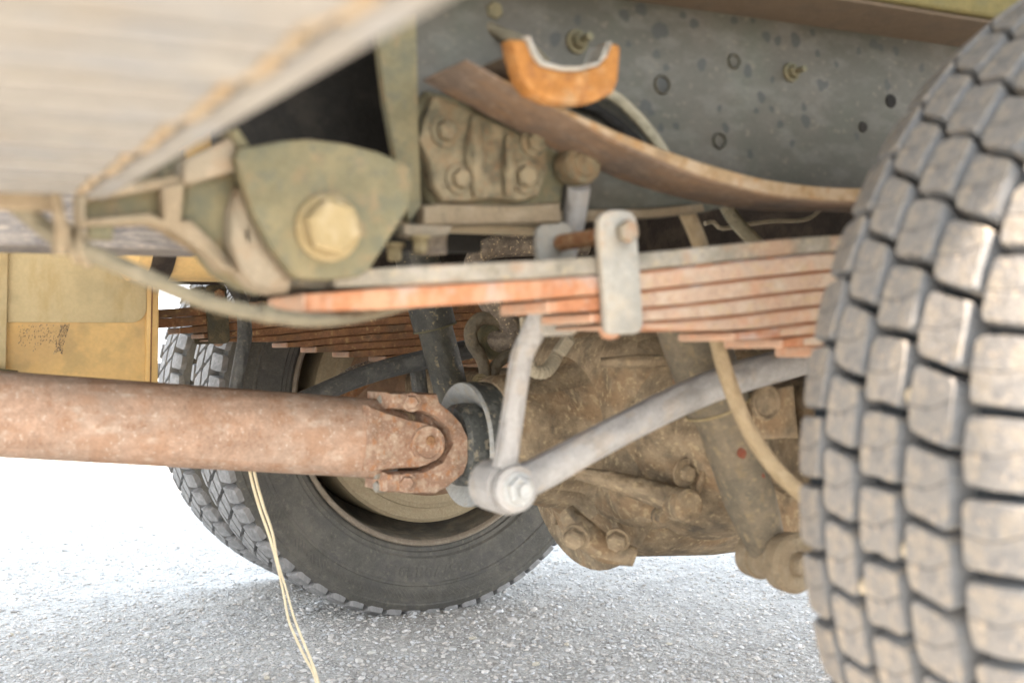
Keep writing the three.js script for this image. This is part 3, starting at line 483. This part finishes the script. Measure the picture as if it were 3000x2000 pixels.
{
  const p = assembly('clamped_pipe', U(1450, 850, -1.62), truck, 'dark mud spotted pipe bent down into a bushing behind the spring');
  part('pipe_bend', sweep([[1720, 716, -1.58], [1600, 718, -1.59], [1480, 720, -1.6], [1420, 732, -1.6], [1390, 772, -1.6], [1402, 828, -1.6], [1442, 895, -1.6], [1492, 950, -1.6], [1500, 985, -1.6], [1470, 1000, -1.605], [1430, 992, -1.62]].map(a => U(...a)), [.0155, .0155, .0158, .0165, .0165, .0155, .0155, .016, .016, .016, .016], { n: 70, seg: 18 }), M.pipe, p);
  part('bushing', turned([[-.02, 0], [-.02, .026], [.01, .027], [.014, .023], [.014, 0]], 'z', U(1448, 1000, -1.62), 30), M.hanger, p);
  part('strap', sweep([[1490, 960, -1.6], [1450, 935, -1.6], [1405, 935, -1.6], [1380, 965, -1.6], [1382, 1000, -1.6], [1405, 1040, -1.6], [1420, 1080, -1.6], [1418, 1140, -1.6]].map(a => U(...a)), [.007, .009, .010, .010, .010, .009, .009, .009], { n: 36 }), M.shock, p);
  part('strap', sweep([[1510, 1020, -1.6], [1475, 1050, -1.6], [1450, 1075, -1.6], [1442, 1140, -1.6]].map(a => U(...a)), .0085, { n: 20 }), M.shock, p);
  part('strap_bolt', hexBolt(U(1408, 1122, -1.59), V(-.4, .2, 1), .009, .012), M.bolt, p);
}
{
  const c = assembly('sensor_cable', U(1600, 1060, -1.25), truck, 'pale caked cable loop with a plug above the axle housing');
  part('cable_loop', sweep([[1530, 930, -1.25], [1545, 1040, -1.24], [1560, 1085, -1.24], [1592, 1090, -1.24], [1618, 1065, -1.25], [1640, 1025, -1.26], [1668, 985, -1.27]].map(a => U(...a)), [.0035, .0045, .0065, .0078, .0078, .007, .006], { n: 60, ripple: .06 }), M.cable, c);
  part('plug', block(0, .022, 0, .013, 0, .013, .002).rotateZ(.9).translate(...U(1640, 1045, -1.255).toArray()), M.cable, c);
  part('cable_loop', sweep([[1550, 930, -1.28], [1540, 990, -1.28], [1536, 1050, -1.28]].map(a => U(...a)), .006, { n: 40, ripple: .15 }), M.conduit, c);
}

/* --- shock absorbers --- */
function shock(z, near) {
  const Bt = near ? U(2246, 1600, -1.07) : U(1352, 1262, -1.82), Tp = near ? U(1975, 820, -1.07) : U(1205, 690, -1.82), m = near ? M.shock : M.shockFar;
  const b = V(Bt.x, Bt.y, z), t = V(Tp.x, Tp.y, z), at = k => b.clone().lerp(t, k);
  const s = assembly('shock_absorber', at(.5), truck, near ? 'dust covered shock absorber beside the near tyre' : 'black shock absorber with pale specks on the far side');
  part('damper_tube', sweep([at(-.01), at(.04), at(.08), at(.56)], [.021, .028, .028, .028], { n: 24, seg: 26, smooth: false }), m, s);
  part('dust_tube', sweep([at(.535), at(.6), at(1.0)], [.0345, .035, .035], { n: 14, seg: 26, smooth: false }), m, s);
  part('rolled_edge', sweep([at(.53), at(.538)], .0358, { n: 2, seg: 26 }), near ? M.bolt : M.hanger, s);
  const e = at(near ? -.045 : -.075);
  part('mount_eye', turned([[-.035, 0], [-.035, .018], [-.031, .024], [-.012, .0255], [-.010, .023], [.022, .0235], [.024, .031], [.042, .032], [.046, .028], [.046, .013], [.060, .012], [.062, 0]], 'z', e, 32), near ? M.tan : m, s);
  if (near) for (const [px, py] of [[2180, 1325], [2222, 1398]]) { const c = U(px, py, z + .0265), g = new THREE.SphereGeometry(.009, 14, 8); g.scale(1, .72, .12); g.translate(c.x, c.y, c.z); part('paint_mark', g, M.redMark, s, 'faded red paint mark'); }
}
shock(-1.07, true); shock(-1.82, false);

/* --- propeller shaft --- */
{
  const s = assembly('propeller_shaft', U(560, 1240, -1.5), truck, 'thick rust brown propeller shaft with pale specks');
  const a = U(0, 1213, -1.52), b = U(1000, 1278, -1.455), d = b.clone().sub(a), e = a.clone().addScaledVector(d, -2.6), f = a.clone().addScaledVector(d, 1.09);
  part('shaft_tube', sweep([e, a, b, f], [.036, .0448, .0487, .0487], { n: 30, seg: 40, smooth: false }), M.shaft, s);
  const g1 = a.clone().addScaledVector(d, 1.085), g2 = a.clone().addScaledVector(d, 1.12), g3 = a.clone().addScaledVector(d, 1.16);
  part('weld_ring', sweep([g1, g1.clone().lerp(g2, .6), g2], [.0492, .0498, .047], { n: 6, seg: 40 }), M.yoke, s);
  part('yoke_neck', sweep([g2, g3, a.clone().addScaledVector(d, 1.2)], [.047, .041, .034], { n: 8, seg: 36 }), M.yoke, s);
  const ear = [[1080, 1188], [1130, 1206], [1205, 1230], [1252, 1238], [1285, 1256], [1304, 1298], [1290, 1338], [1256, 1362], [1225, 1370], [1130, 1374], [1080, 1385]];
  part('yoke_ear', plate(ear, -1.396, .026, .005), M.yoke, s); part('yoke_ear', plate(ear, -1.396, .026, .005).translate(0, 0, -.09), M.yoke, s);
  const bc = U(1252, 1300, -1.396);
  part('bearing_cap', turned([[-.1, 0], [-.1, .0215], [.0015, .0225], [.004, .0215], [.004, .0175], [.0022, .0165], [.0022, .004], [.0032, 0]], 'z', bc, 36), M.yoke, s);
  part('grease_nipple', rod(bc.clone().add(V(.003, .004, .003)), 'z', .006, .004, .001, 14), M.rustyBolt, s);
  // yoke of the axle side: top and bottom arms joined by a C, with strap bolts
  const C = [[1138, 1150], [1200, 1150], [1284, 1153], [1292, 1180], [1322, 1204], [1356, 1240], [1378, 1288], [1380, 1338], [1362, 1388], [1315, 1428], [1288, 1440], [1282, 1447], [1200, 1446], [1130, 1441], [1134, 1386], [1200, 1384], [1246, 1380], [1300, 1352], [1326, 1300], [1312, 1256], [1278, 1222], [1240, 1206], [1180, 1200], [1138, 1198]];
  part('flange_yoke', plate(C, -1.402, .075, .006), M.yoke, s);
  part('cross', between(U(1250, 1180, -1.44), U(1248, 1420, -1.44), .014), M.yoke, s);
  part('cross', rod(V(bc.x, bc.y, -1.44), 'z', .02, .05), M.pipe, s);
  for (const [px, py, q] of [[1205, 1178, 1], [1192, 1414, 1]]) part('bolt', hexBolt(U(px, py, -1.401), V(-.35, 0, 1), .0088, .010, { washer: 1.35 }), M.yoke, s);
  for (const [px, py] of [[1142, 1172], [1130, 1424], [1128, 1386]]) { const c = U(px, py, -1.43); part('stud', rod(c, 'x', .007, .03, .002, 14), M.clamp, s); }
}

/* --- axle --- */
const PY = U(1395, 1300, ZM).y;
{
  const s = assembly('axle_housing', V(AX, AY, ZM), truck, 'bulky axle housing caked with brown dust and dry mud');
  const c = V(0, PY, ZM), cc = V(0, AY, ZM);
  part('pinion_flange', turned([[.682, 0], [.684, .047], [.688, .0515], [.700, .053], [.712, .052], [.72, .045]], 'x', c, 44), M.flange, s);
  part('dust_shield', turned([[.716, .05], [.711, .058], [.698, .0755], [.6965, .0785], [.699, .0795], [.702, .0795]], 'x', c, 48), M.dustPlate, s, 'pale grey inner rim of the dust shield behind the joint');
  part('shield_wall', turned([[.702, .0793], [.712, .080], [.735, .0785], [.742, .07]], 'x', c, 48), M.flange, s);
  part('pinion_collar', turned([[.725, .06], [.726, .07], [.736, .074], [.75, .074], [.755, .07]], 'x', c, 40), M.flange, s);
  part('pinion_carrier', turned([[.73, .05], [.732, .078], [.74, .083], [.79, .086], [.83, .094], [.86, .115], [.878, .15], [.885, .18], [.885, .1]], 'x', V(0, PY + .004, ZM), 48), M.diff, s);
  const fl = turned([[.882, .05], [.882, .166], [.886, .170], [.904, .170], [.909, .168], [.915, .168], [.95, .184], [1.06, .192], [1.17, .190], [1.22, .17], [1.26, .1], [1.27, 0]], 'x', cc, 56);
  part('housing_body', fl, M.diff, s);
  for (let i = 0; i < 9; i++) { const t = -2.6 + i * .27; part('bolt', hexBolt(V(.882, AY + .154 * Math.sin(t), ZM + .154 * Math.cos(t)), V(-1, 0, 0), .0095, .012, { washer: 1.3, spin: i }), M.diff, s); }
  const fb = new RoundedBoxGeometry(.22, .26, .34, 5, .055); fb.translate(.955, AY, ZM); part('housing_front', fb, M.diff, s);
  // beam to both wheels
  for (const sd of [1, -1]) {
    const g = new THREE.CylinderGeometry(.062, .115, .6, 4, 6); g.rotateY(Math.PI / 4); const q = crease(new RoundedBoxGeometry(.14, .13, .62, 3, .03), .6);
    q.translate(AX, AY, ZM + sd * .44); part('axle_tube', q, M.diff, s);
    part('axle_cone', turned([[0, .15], [.05, .135], [.1, .11], [.16, .085], [.2, .07]].map(([a, r]) => [sd * (.13 + a), r]), 'z', V(AX, AY, ZM), 32), M.diff, s);
  }
  // shelf rib, stiffening bar, bosses and mud
  part('rib', sweep([U(1760, 1062, -1.27), U(1860, 1058, -1.25), U(1970, 1054, -1.24)], [.006, .008, .006], { n: 10, flat: .8 }), M.diff, s);
  part('rib', sweep([U(1690, 1385, -1.30), U(1800, 1410, -1.27), U(1940, 1452, -1.235), U(2020, 1482, -1.215)], [.008, .012, .015, .018], { n: 18 }), M.diff, s);
  part('boss', turned([[-.03, .02], [-.004, .02], [0, .016], [0, 0]], 'z', U(2025, 1482, -1.195), 24), M.diff, s);
  part('bolt', hexBolt(U(2005, 1385, -1.225), V(.1, -.1, 1), .0105, .011, { washer: 1.7 }), M.diff, s);
  part('bolt', hexBolt(U(2003, 1113, -1.20), V(-.3, 0, 1), .011, .012, { washer: 1.2 }), M.rustyBolt, s);
  part('bolt', hexBolt(U(1932, 1505, -1.25), V(0, -.3, 1), .0095, .011, { washer: 1.3 }), M.diff, s);
  part('seam', sweep([U(2075, 1250, -1.22), U(2070, 1340, -1.215), U(2050, 1420, -1.21), U(2030, 1480, -1.21)], .004, { n: 14 }), M.diff, s);
  part('lower_web', sweep([U(1660, 1500, -1.35), U(1700, 1550, -1.33), U(1760, 1600, -1.31), U(1860, 1632, -1.29)], [.012, .018, .018, .012], { n: 16 }), M.diff, s);
  for (const [px, py, r] of [[1690, 1570, .0155], [1812, 1578, .0145]]) part('bolt', hexBolt(U(px, py, -1.27), V(-.75, -.35, .6), r * .85, .014, { washer: 1.25 }), M.diff, s);
  part('spring_seat', plate([[2195, 1150], [2330, 1125], [2345, 1285], [2215, 1290]], -1.05, .05, .005), M.diff, s);
  part('mount_bracket', plate([[2225, 1290], [2360, 1280], [2370, 1690], [2300, 1690], [2268, 1600], [2250, 1450]], -1.14, .05, .005), M.diff, s);
  part('seat_hole', turned([[.001, 0], [.002, .014], [.004, .0165], [.0035, .0185], [0, .02]], 'z', U(2243, 1178, -1.05), 26), M.diff, s);
  part('seat_beam', block(.93, 1.2, H - .135, H - .09, -1.12, -.9, .006), M.pipe, s);
}

/* --- wheels --- */
// dusty rubber of one tread block with its thin wavy sipe cut across the middle
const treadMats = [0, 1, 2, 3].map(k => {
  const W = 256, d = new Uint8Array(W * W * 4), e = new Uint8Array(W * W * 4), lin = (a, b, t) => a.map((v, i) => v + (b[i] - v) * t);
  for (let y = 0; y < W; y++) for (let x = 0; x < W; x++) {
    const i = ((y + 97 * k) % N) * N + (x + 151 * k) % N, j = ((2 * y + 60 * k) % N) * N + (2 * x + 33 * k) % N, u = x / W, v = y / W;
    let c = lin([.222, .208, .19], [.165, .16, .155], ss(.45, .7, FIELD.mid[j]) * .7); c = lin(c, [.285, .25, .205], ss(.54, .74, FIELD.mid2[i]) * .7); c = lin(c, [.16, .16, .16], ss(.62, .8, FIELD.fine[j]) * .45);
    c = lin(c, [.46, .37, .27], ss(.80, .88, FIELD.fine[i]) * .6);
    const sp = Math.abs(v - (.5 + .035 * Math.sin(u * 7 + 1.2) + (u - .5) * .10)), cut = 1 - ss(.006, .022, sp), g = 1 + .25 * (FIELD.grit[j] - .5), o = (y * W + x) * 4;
    c = lin(c, [.055, .055, .055], cut * .5); c = lin(c, [.185, .19, .193], ss(.41, .47, Math.max(Math.abs(u - .5), Math.abs(v - .5))) * .9);  // block sides: less dusty rubber, with groove shade put into the colour
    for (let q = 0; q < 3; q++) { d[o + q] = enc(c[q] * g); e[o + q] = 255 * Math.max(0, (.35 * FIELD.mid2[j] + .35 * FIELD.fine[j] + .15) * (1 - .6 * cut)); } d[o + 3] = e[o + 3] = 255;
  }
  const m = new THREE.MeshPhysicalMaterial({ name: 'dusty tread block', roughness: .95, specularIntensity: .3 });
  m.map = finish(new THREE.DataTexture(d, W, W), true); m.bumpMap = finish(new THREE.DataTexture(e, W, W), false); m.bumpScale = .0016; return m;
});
const font = await new FontLoader().loadAsync('fonts/droid/droid_sans_bold.typeface.json');
function treadBlock(poly, v0, vs, dir, r0, rTop, sipe) {   // polygon of [arc, across] in metres, chamfered, standing on the carcass
  const n = poly.length, cx = poly.reduce((s, p) => s + p[0], 0) / n, cy = poly.reduce((s, p) => s + p[1], 0) / n, pos = [], idx = [];
  const ring = (k, h) => { for (const [u, v] of poly) { const uu = cx + (u - cx) * k[0], vv = cy + (v - cy) * k[1], r = h(vv); pos.push(-r * Math.cos(uu / RW), r * Math.sin(uu / RW), v0 + dir * vv); } };
  ring([1.05, 1.05], () => r0); ring([1, 1], v => rTop(v) - .003); ring([.972, .962], v => rTop(v));
  const c = pos.length / 3; { const r = rTop(cy) + .0002; pos.push(-r * Math.cos(cx / RW), r * Math.sin(cx / RW), v0 + dir * cy); }
  const tri = (a, b, d) => dir > 0 ? idx.push(a, b, d) : idx.push(a, d, b);
  for (let k = 0; k < 2; k++) for (let i = 0; i < n; i++) { const a = k * n + i, b = k * n + (i + 1) % n; tri(a, a + n, b); tri(b, a + n, b + n); }
  for (let i = 0; i < n; i++) tri(2 * n + i, c, 2 * n + (i + 1) % n);
  const g = new THREE.BufferGeometry(); g.setAttribute('position', new THREE.Float32BufferAttribute(pos, 3)); g.setIndex(idx);
  const q = crease(g, .75), p = q.attributes.position, uv = new Float32Array(p.count * 2), ox = rnd() * .6, oy = rnd() * .6;
  for (let i = 0; i < p.count; i++) { uv[2 * i] = ox + p.getZ(i); uv[2 * i + 1] = oy + Math.atan2(p.getY(i), -p.getX(i)) * RW + (Math.hypot(p.getX(i), p.getY(i)) - RW) * .7; }
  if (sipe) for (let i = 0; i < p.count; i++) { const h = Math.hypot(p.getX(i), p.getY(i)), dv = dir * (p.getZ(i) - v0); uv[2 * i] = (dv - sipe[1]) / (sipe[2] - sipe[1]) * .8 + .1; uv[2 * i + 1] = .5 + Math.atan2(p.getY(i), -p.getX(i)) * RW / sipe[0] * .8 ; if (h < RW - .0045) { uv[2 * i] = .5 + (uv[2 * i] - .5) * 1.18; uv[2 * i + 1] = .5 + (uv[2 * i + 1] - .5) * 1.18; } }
  q.setAttribute('uv', new THREE.BufferAttribute(uv, 2)); return q;
}
function wheel(zIn, dir, o) {
  const w = assembly('wheel', V(AX, AY, zIn), truck, o.label), c = V(AX, AY, zIn), D = v => dir * v;
  const tyreProfile = [[.02, .262], [.006, .272], [.001, .281], [.001, .287], [-.003, .289], [-.004, .296], [-.009, .300], [-.0105, .305], [-.0105, .345], [-.0125, .347], [-.0125, .351], [-.0105, .353], [-.009, .375], [-.0045, .386], [-.006, .389], [-.0035, .3925], [-.0005, .398], [.004, .402], [.012, o.depth ? .394 : .399], [.1, o.depth ? .3965 : .401], [.188, o.depth ? .394 : .399], [.2, .396], [.21, .36], [.208, .31], [.19, .272], [.18, .262]];
  part('tyre', turned(tyreProfile.map(([a, r]) => [D(a), r]), 'z', c, 110, .5), o.carcass, w);
  const mats = o.tread, rTop = v => RW - .0 - .0075 * ss(.5, 1, Math.abs(v / .1 - 1) ** 2) * 1.2 - .002;
  o.columns.forEach(({ v0, v1, skew, phase, len, notch = 0, r0 = .400 }) => {
    const n = o.count, pitch = 2 * Math.PI * RW / n, L = pitch * len;
    const vs = [];
    for (let k = 0; k < 4; k++) {
      const j = () => rr(-.0007, .0007), m = (v0 + v1) / 2, s = skew * (v1 - v0) / 2;
      const q = .0035, r = .003, poly = [[L / 2 + s - q * 1.2 + j(), v0 + j()], [L / 2 + s * .8 + j(), v0 + r], [L / 2 + notch + j(), m], [L / 2 - s * .8 + j(), v1 - r], [L / 2 - s - q + j(), v1 + j()], [j() * 2 - s * .1, v1 + .0006 + j()], [-L / 2 - s + q + j(), v1 + j()], [-L / 2 - s * .8 + j(), v1 - r], [-L / 2 + notch + j(), m], [-L / 2 + s * .8 + j(), v0 + r], [-L / 2 + s + q + j(), v0 + j()], [j() * 2 + s * .1, v0 - .0006 + j()]];
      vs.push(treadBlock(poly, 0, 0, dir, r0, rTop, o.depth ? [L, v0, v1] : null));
    }
    for (let i = 0; i < n; i++) {
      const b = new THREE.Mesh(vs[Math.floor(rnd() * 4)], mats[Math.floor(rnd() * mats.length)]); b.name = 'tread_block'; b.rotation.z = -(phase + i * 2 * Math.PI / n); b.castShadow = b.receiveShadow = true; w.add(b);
    }
  });
  return w;
}
// near wheel: five staggered columns of blocks, their order along the tread read off the gaps
const phaseAt = (py, z) => { let lo = -1, hi = 1; for (let i = 0; i < 40; i++) { const m = (lo + hi) / 2, y = proj(V(AX - RW * Math.cos(m), AY + RW * Math.sin(m), z))[1]; y > py ? lo = m : hi = m; } return lo; };
{
  const zi = -.6797, n = 54, half = Math.PI / n, E = [[-.6797, -.6513], [-.6445, -.6192], [-.6113, -.5816], [-.5724, -.5385], [-.5270, -.4830]];
  const gaps = [1412, 1528, 1420, 1541, 1456], sk = [0.02, .30, .12, .30, .05], no = [0, 0, .0015, .0, 0];
  const w = wheel(zi, 1, {
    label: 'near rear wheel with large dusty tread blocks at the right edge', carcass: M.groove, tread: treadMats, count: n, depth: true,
    columns: E.map(([a, b], k) => ({ v0: a - zi, v1: b - zi, skew: sk[k], phase: phaseAt(gaps[k], (a + b) / 2) + half, len: .855, notch: no[k], r0: .388 })),
  });
  // small stones caught in the grooves
  for (const [px, py, z] of [[2662, 1150, -.5752], [2645, 1610, -.5752], [2518, 1720, -.6142]]) {
    let lo = 0; const ph = phaseAt(py, z), o = new THREE.Mesh(stoneGeo(.8), stoneMat.clone()); o.material.color.setRGB(.36, .30, .21); o.name = numbered('pebble');
    const r = RW - .006; o.position.set(AX - r * Math.cos(ph), AY + r * Math.sin(ph), z); o.scale.setScalar(.0048); o.rotation.z = 1.3; o.castShadow = o.receiveShadow = true; scene.add(o);
    named(o, px > 2650 ? 'tan pebble wedged in the near tyre tread, highest of three' : py < 1700 ? 'tan pebble wedged in the near tyre tread, middle of three' : 'tan pebble wedged in the near tyre tread, lowest of three', 'pebble');
  }
  where.get(w);
}
{
  const n = 64;
  const cols = [[.0015, .043, -.12, 0, .74], [.0525, .094, .5, .5, .80], [.104, .1455, .5, .0, .80], [.157, .1985, -.12, .5, .74]].map(([v0, v1, skew, ph, len], k) => ({ v0, v1, skew, phase: ph * 2 * Math.PI / n, len, notch: 0, r0: k === 0 || k === 3 ? .392 : .396 }));
  const inner = wheel(-2.2046, -1, { label: 'far inner wheel with dark dusty sidewall facing the axle', carcass: M.sidewall, tread: [M.treadFar], count: n, columns: cols });
  wheel(-2.505, -1, { label: 'far outer wheel half hidden behind the inner wheel', carcass: M.sidewall, tread: [M.treadFar], count: n, columns: cols });
  const zi = -2.2046, c = V(AX, AY, zi);
  part('rim', turned([[.004, .2745], [0, .2725], [-.004, .268], [-.02, .262], [-.09, .255], [-.13, .235], [-.19, .232], [-.2, .1], [-.2, 0]], 'z', c, 90, .5), M.rim, inner);
  part('rim_lip', turned([[.002, .277], [.0055, .2755], [.0065, .272], [.004, .268], [0, .266]], 'z', c, 90, .6), M.rimLip, inner);
  part('brake_drum', turned([[.012, 0], [.012, .195], [.008, .203], [.005, .205], [.002, .226], [-.004, .2325], [-.06, .234], [-.18, .23], [-.18, 0]], 'z', c, 72, .4), M.drum, inner, 'olive brake drum inside the rim');
  part('backing_plate', turned([[.05, 0], [.05, .06], [.035, .09], [.035, .15], [.025, .17], [.0125, .18]], 'z', c, 60, .4), M.backing, inner, 'brown brake backing plate');
  const bl = [];
  part('brake_line', sweep([[860, 1190, -2.02], [940, 1130, -2.05], [990, 1105, -2.05], [1030, 1080, -2.06], [1090, 1060, -2.07], [1130, 1050, -2.07]].map(a => U(...a)), .004, { n: 60, ripple: .18 }), M.pipe, inner);
  part('brake_line', sweep([[1000, 1180, -2.02], [1060, 1120, -2.03], [1110, 1075, -2.04]].map(a => U(...a)), .012, { n: 20 }), M.rustyBolt, inner);
  part('brake_line', between(U(1222, 1080, -1.95), U(1235, 1180, -1.95), .0135), M.armFar, inner);
  // raised lettering on the sidewall, tops of the letters outwards
  const letters = (text, size, r, mid) => {
    const L = [], W = [...text].map(ch => { const g = new TextGeometry(ch, { font, size, depth: .001, curveSegments: 4, bevelEnabled: false }); g.computeBoundingBox(); return [g, Math.max(size * .25, g.boundingBox.max.x - Math.min(0, g.boundingBox.min.x)) + size * .16]; });
    const tot = W.reduce((s, w) => s + w[1], 0); let x = -tot / 2;
    for (const [g, wd] of W) { const a = mid - (x + wd / 2) / r; g.translate(-wd / 2, -size / 2, 0); g.translate(0, r, 0); g.rotateZ(a - Math.PI / 2); g.translate(AX, AY, zi + .0102); if (g.attributes.position.count) L.push(g); x += wd; }
    return merge(L);
  };
  part('sidewall_lettering', letters('225/70R19.5', .021, .326, -1.60), M.sidewall, inner);
  part('sidewall_lettering', letters('STR', .026, .327, 2.98), M.sidewall, inner);
  const ribs = [];
  for (let i = 0; i < 260; i++) { const a = i / 260 * 2 * Math.PI, g = new THREE.BoxGeometry(.024, .0012, .0012); g.rotateZ(.75); g.translate(.366, 0, 0); g.rotateZ(a); g.translate(AX, AY, zi + .0098); ribs.push(g); }
  const rb = part('sidewall_ribs', merge(ribs), M.sidewall, inner); rb.userData.kind = 'stuff';
}

/* --- tanks on the far side --- */
{
  const zt = -1.9, R = U(466, 930, zt), yT = U(200, 700, zt).y, yB = U(200, 1185, zt).y;
  const t = assembly('fuel_tank', V(-.1, yB, zt - .2), truck, 'yellow painted fuel tank with a rounded raised panel');
  part('tank_shell', block(-.9, R.x - .012, yB, yT + .1, zt - .3, zt, .012), M.tank, t);
  part('tank_panel', plate((() => { const r = []; const q = (cx, cy, a0, a1) => { for (let i = 0; i <= 6; i++) { const a = a0 + (a1 - a0) * i / 6; r.push([cx + 45 * Math.cos(a), cy + 45 * Math.sin(a)]); } }; r.push([18, 700], [428, 700]); q(384, 900, 0, Math.PI / 2); r.push([20, 944]); return r; })(), zt + .0035, .006, .001), M.tankPanel, t, 'dust dulled raised panel with a rounded corner');
  part('tank_seam', plate([[431, 700], [468, 700], [462, 1190], [425, 1190]], zt + .004, .018, .003), M.tank, t);
  part('tank_edge', plate([[446, 700], [450, 700], [441, 1190], [437, 1190]], zt + .006, .004, .0008), M.springFar, t);
  part('tank_strap', plate([[-40, 700], [24, 700], [14, 1190], [-50, 1190]], zt + .012, .012, .002), M.tankPanel, t);
  part('strap_clip', plate([[-20, 1078], [52, 1085], [55, 1100], [-20, 1096]], zt + .03, .02, .003), M.hanger, t);
  const sc = []; for (let i = 0; i < 300; i++) { const k = rnd() < .45, px = k ? 172 + (rnd() - .5) * 26 + (1000 - 985) : rr(52, 165), py = k ? rr(950, 1035) : rr(950, 990 + 40 * rnd()), c = U(px - (k ? (py - 960) * .25 : 0), py, zt + .0006), r = rr(.0003, .0011) * (k ? 1.1 : .9), g = new THREE.CircleGeometry(r, 6); g.scale(.6, 1.3, 1); g.rotateZ(rr(-.5, .1)); g.translate(c.x, c.y, c.z + i * 2e-6); sc.push(g); }
  const o = part('paint_chips', merge(sc), M.pipe, t); o.userData.kind = 'stuff';
  const at = assembly('air_tank', U(600, 760, -1.75), truck, 'yellow cylindrical air tank with a dark strap, above the far spring');
  const yb = U(600, 822, -1.72).y;
  part('tank_body', turned([[.33, 0], [.33, .09], [.345, .11], [.52, .11], [.545, .09], [.55, 0]], 'x', V(0, yb + .11, -1.75), 40), M.tank, at);
  part('tank_strap', turned([[.362, .109], [.362, .1125], [.392, .1125], [.392, .109]], 'x', V(0, yb + .11, -1.75), 40), M.darkBrown, at);
}

/* ================= loose twine ================= */
{
  const P = [[728, 1370], [745, 1430], [768, 1520], [790, 1590], [808, 1660]], z = -1.62;
  const t = thing('twine', U(930, 2000, z), 'two pale straw coloured strands hanging below the propeller shaft', 'twine');
  const A = [[724, 1340], [735, 1400], [760, 1490], [788, 1570], [810, 1650], [830, 1740], [846, 1820], [862, 1860], [895, 1930], [915, 1965], [935, 2030]];
  const Bq = [[736, 1340], [748, 1400], [770, 1480], [797, 1560], [812, 1640], [836, 1720], [858, 1800], [880, 1860], [905, 1920], [922, 1965], [940, 2030]];
  part('strand', sweep(A.map(a => U(...a, z)), [.0019, .0020, .0018, .0016, .0017, .002, .0022], { n: 70, seg: 7 }), M.straw, t);
  part('strand', sweep(Bq.map(a => U(...a, z + .003)), [.0019, .0022, .0018, .0014, .0016, .002, .0022], { n: 70, seg: 7 }), M.straw, t);
}

renderer.render(scene, camera);
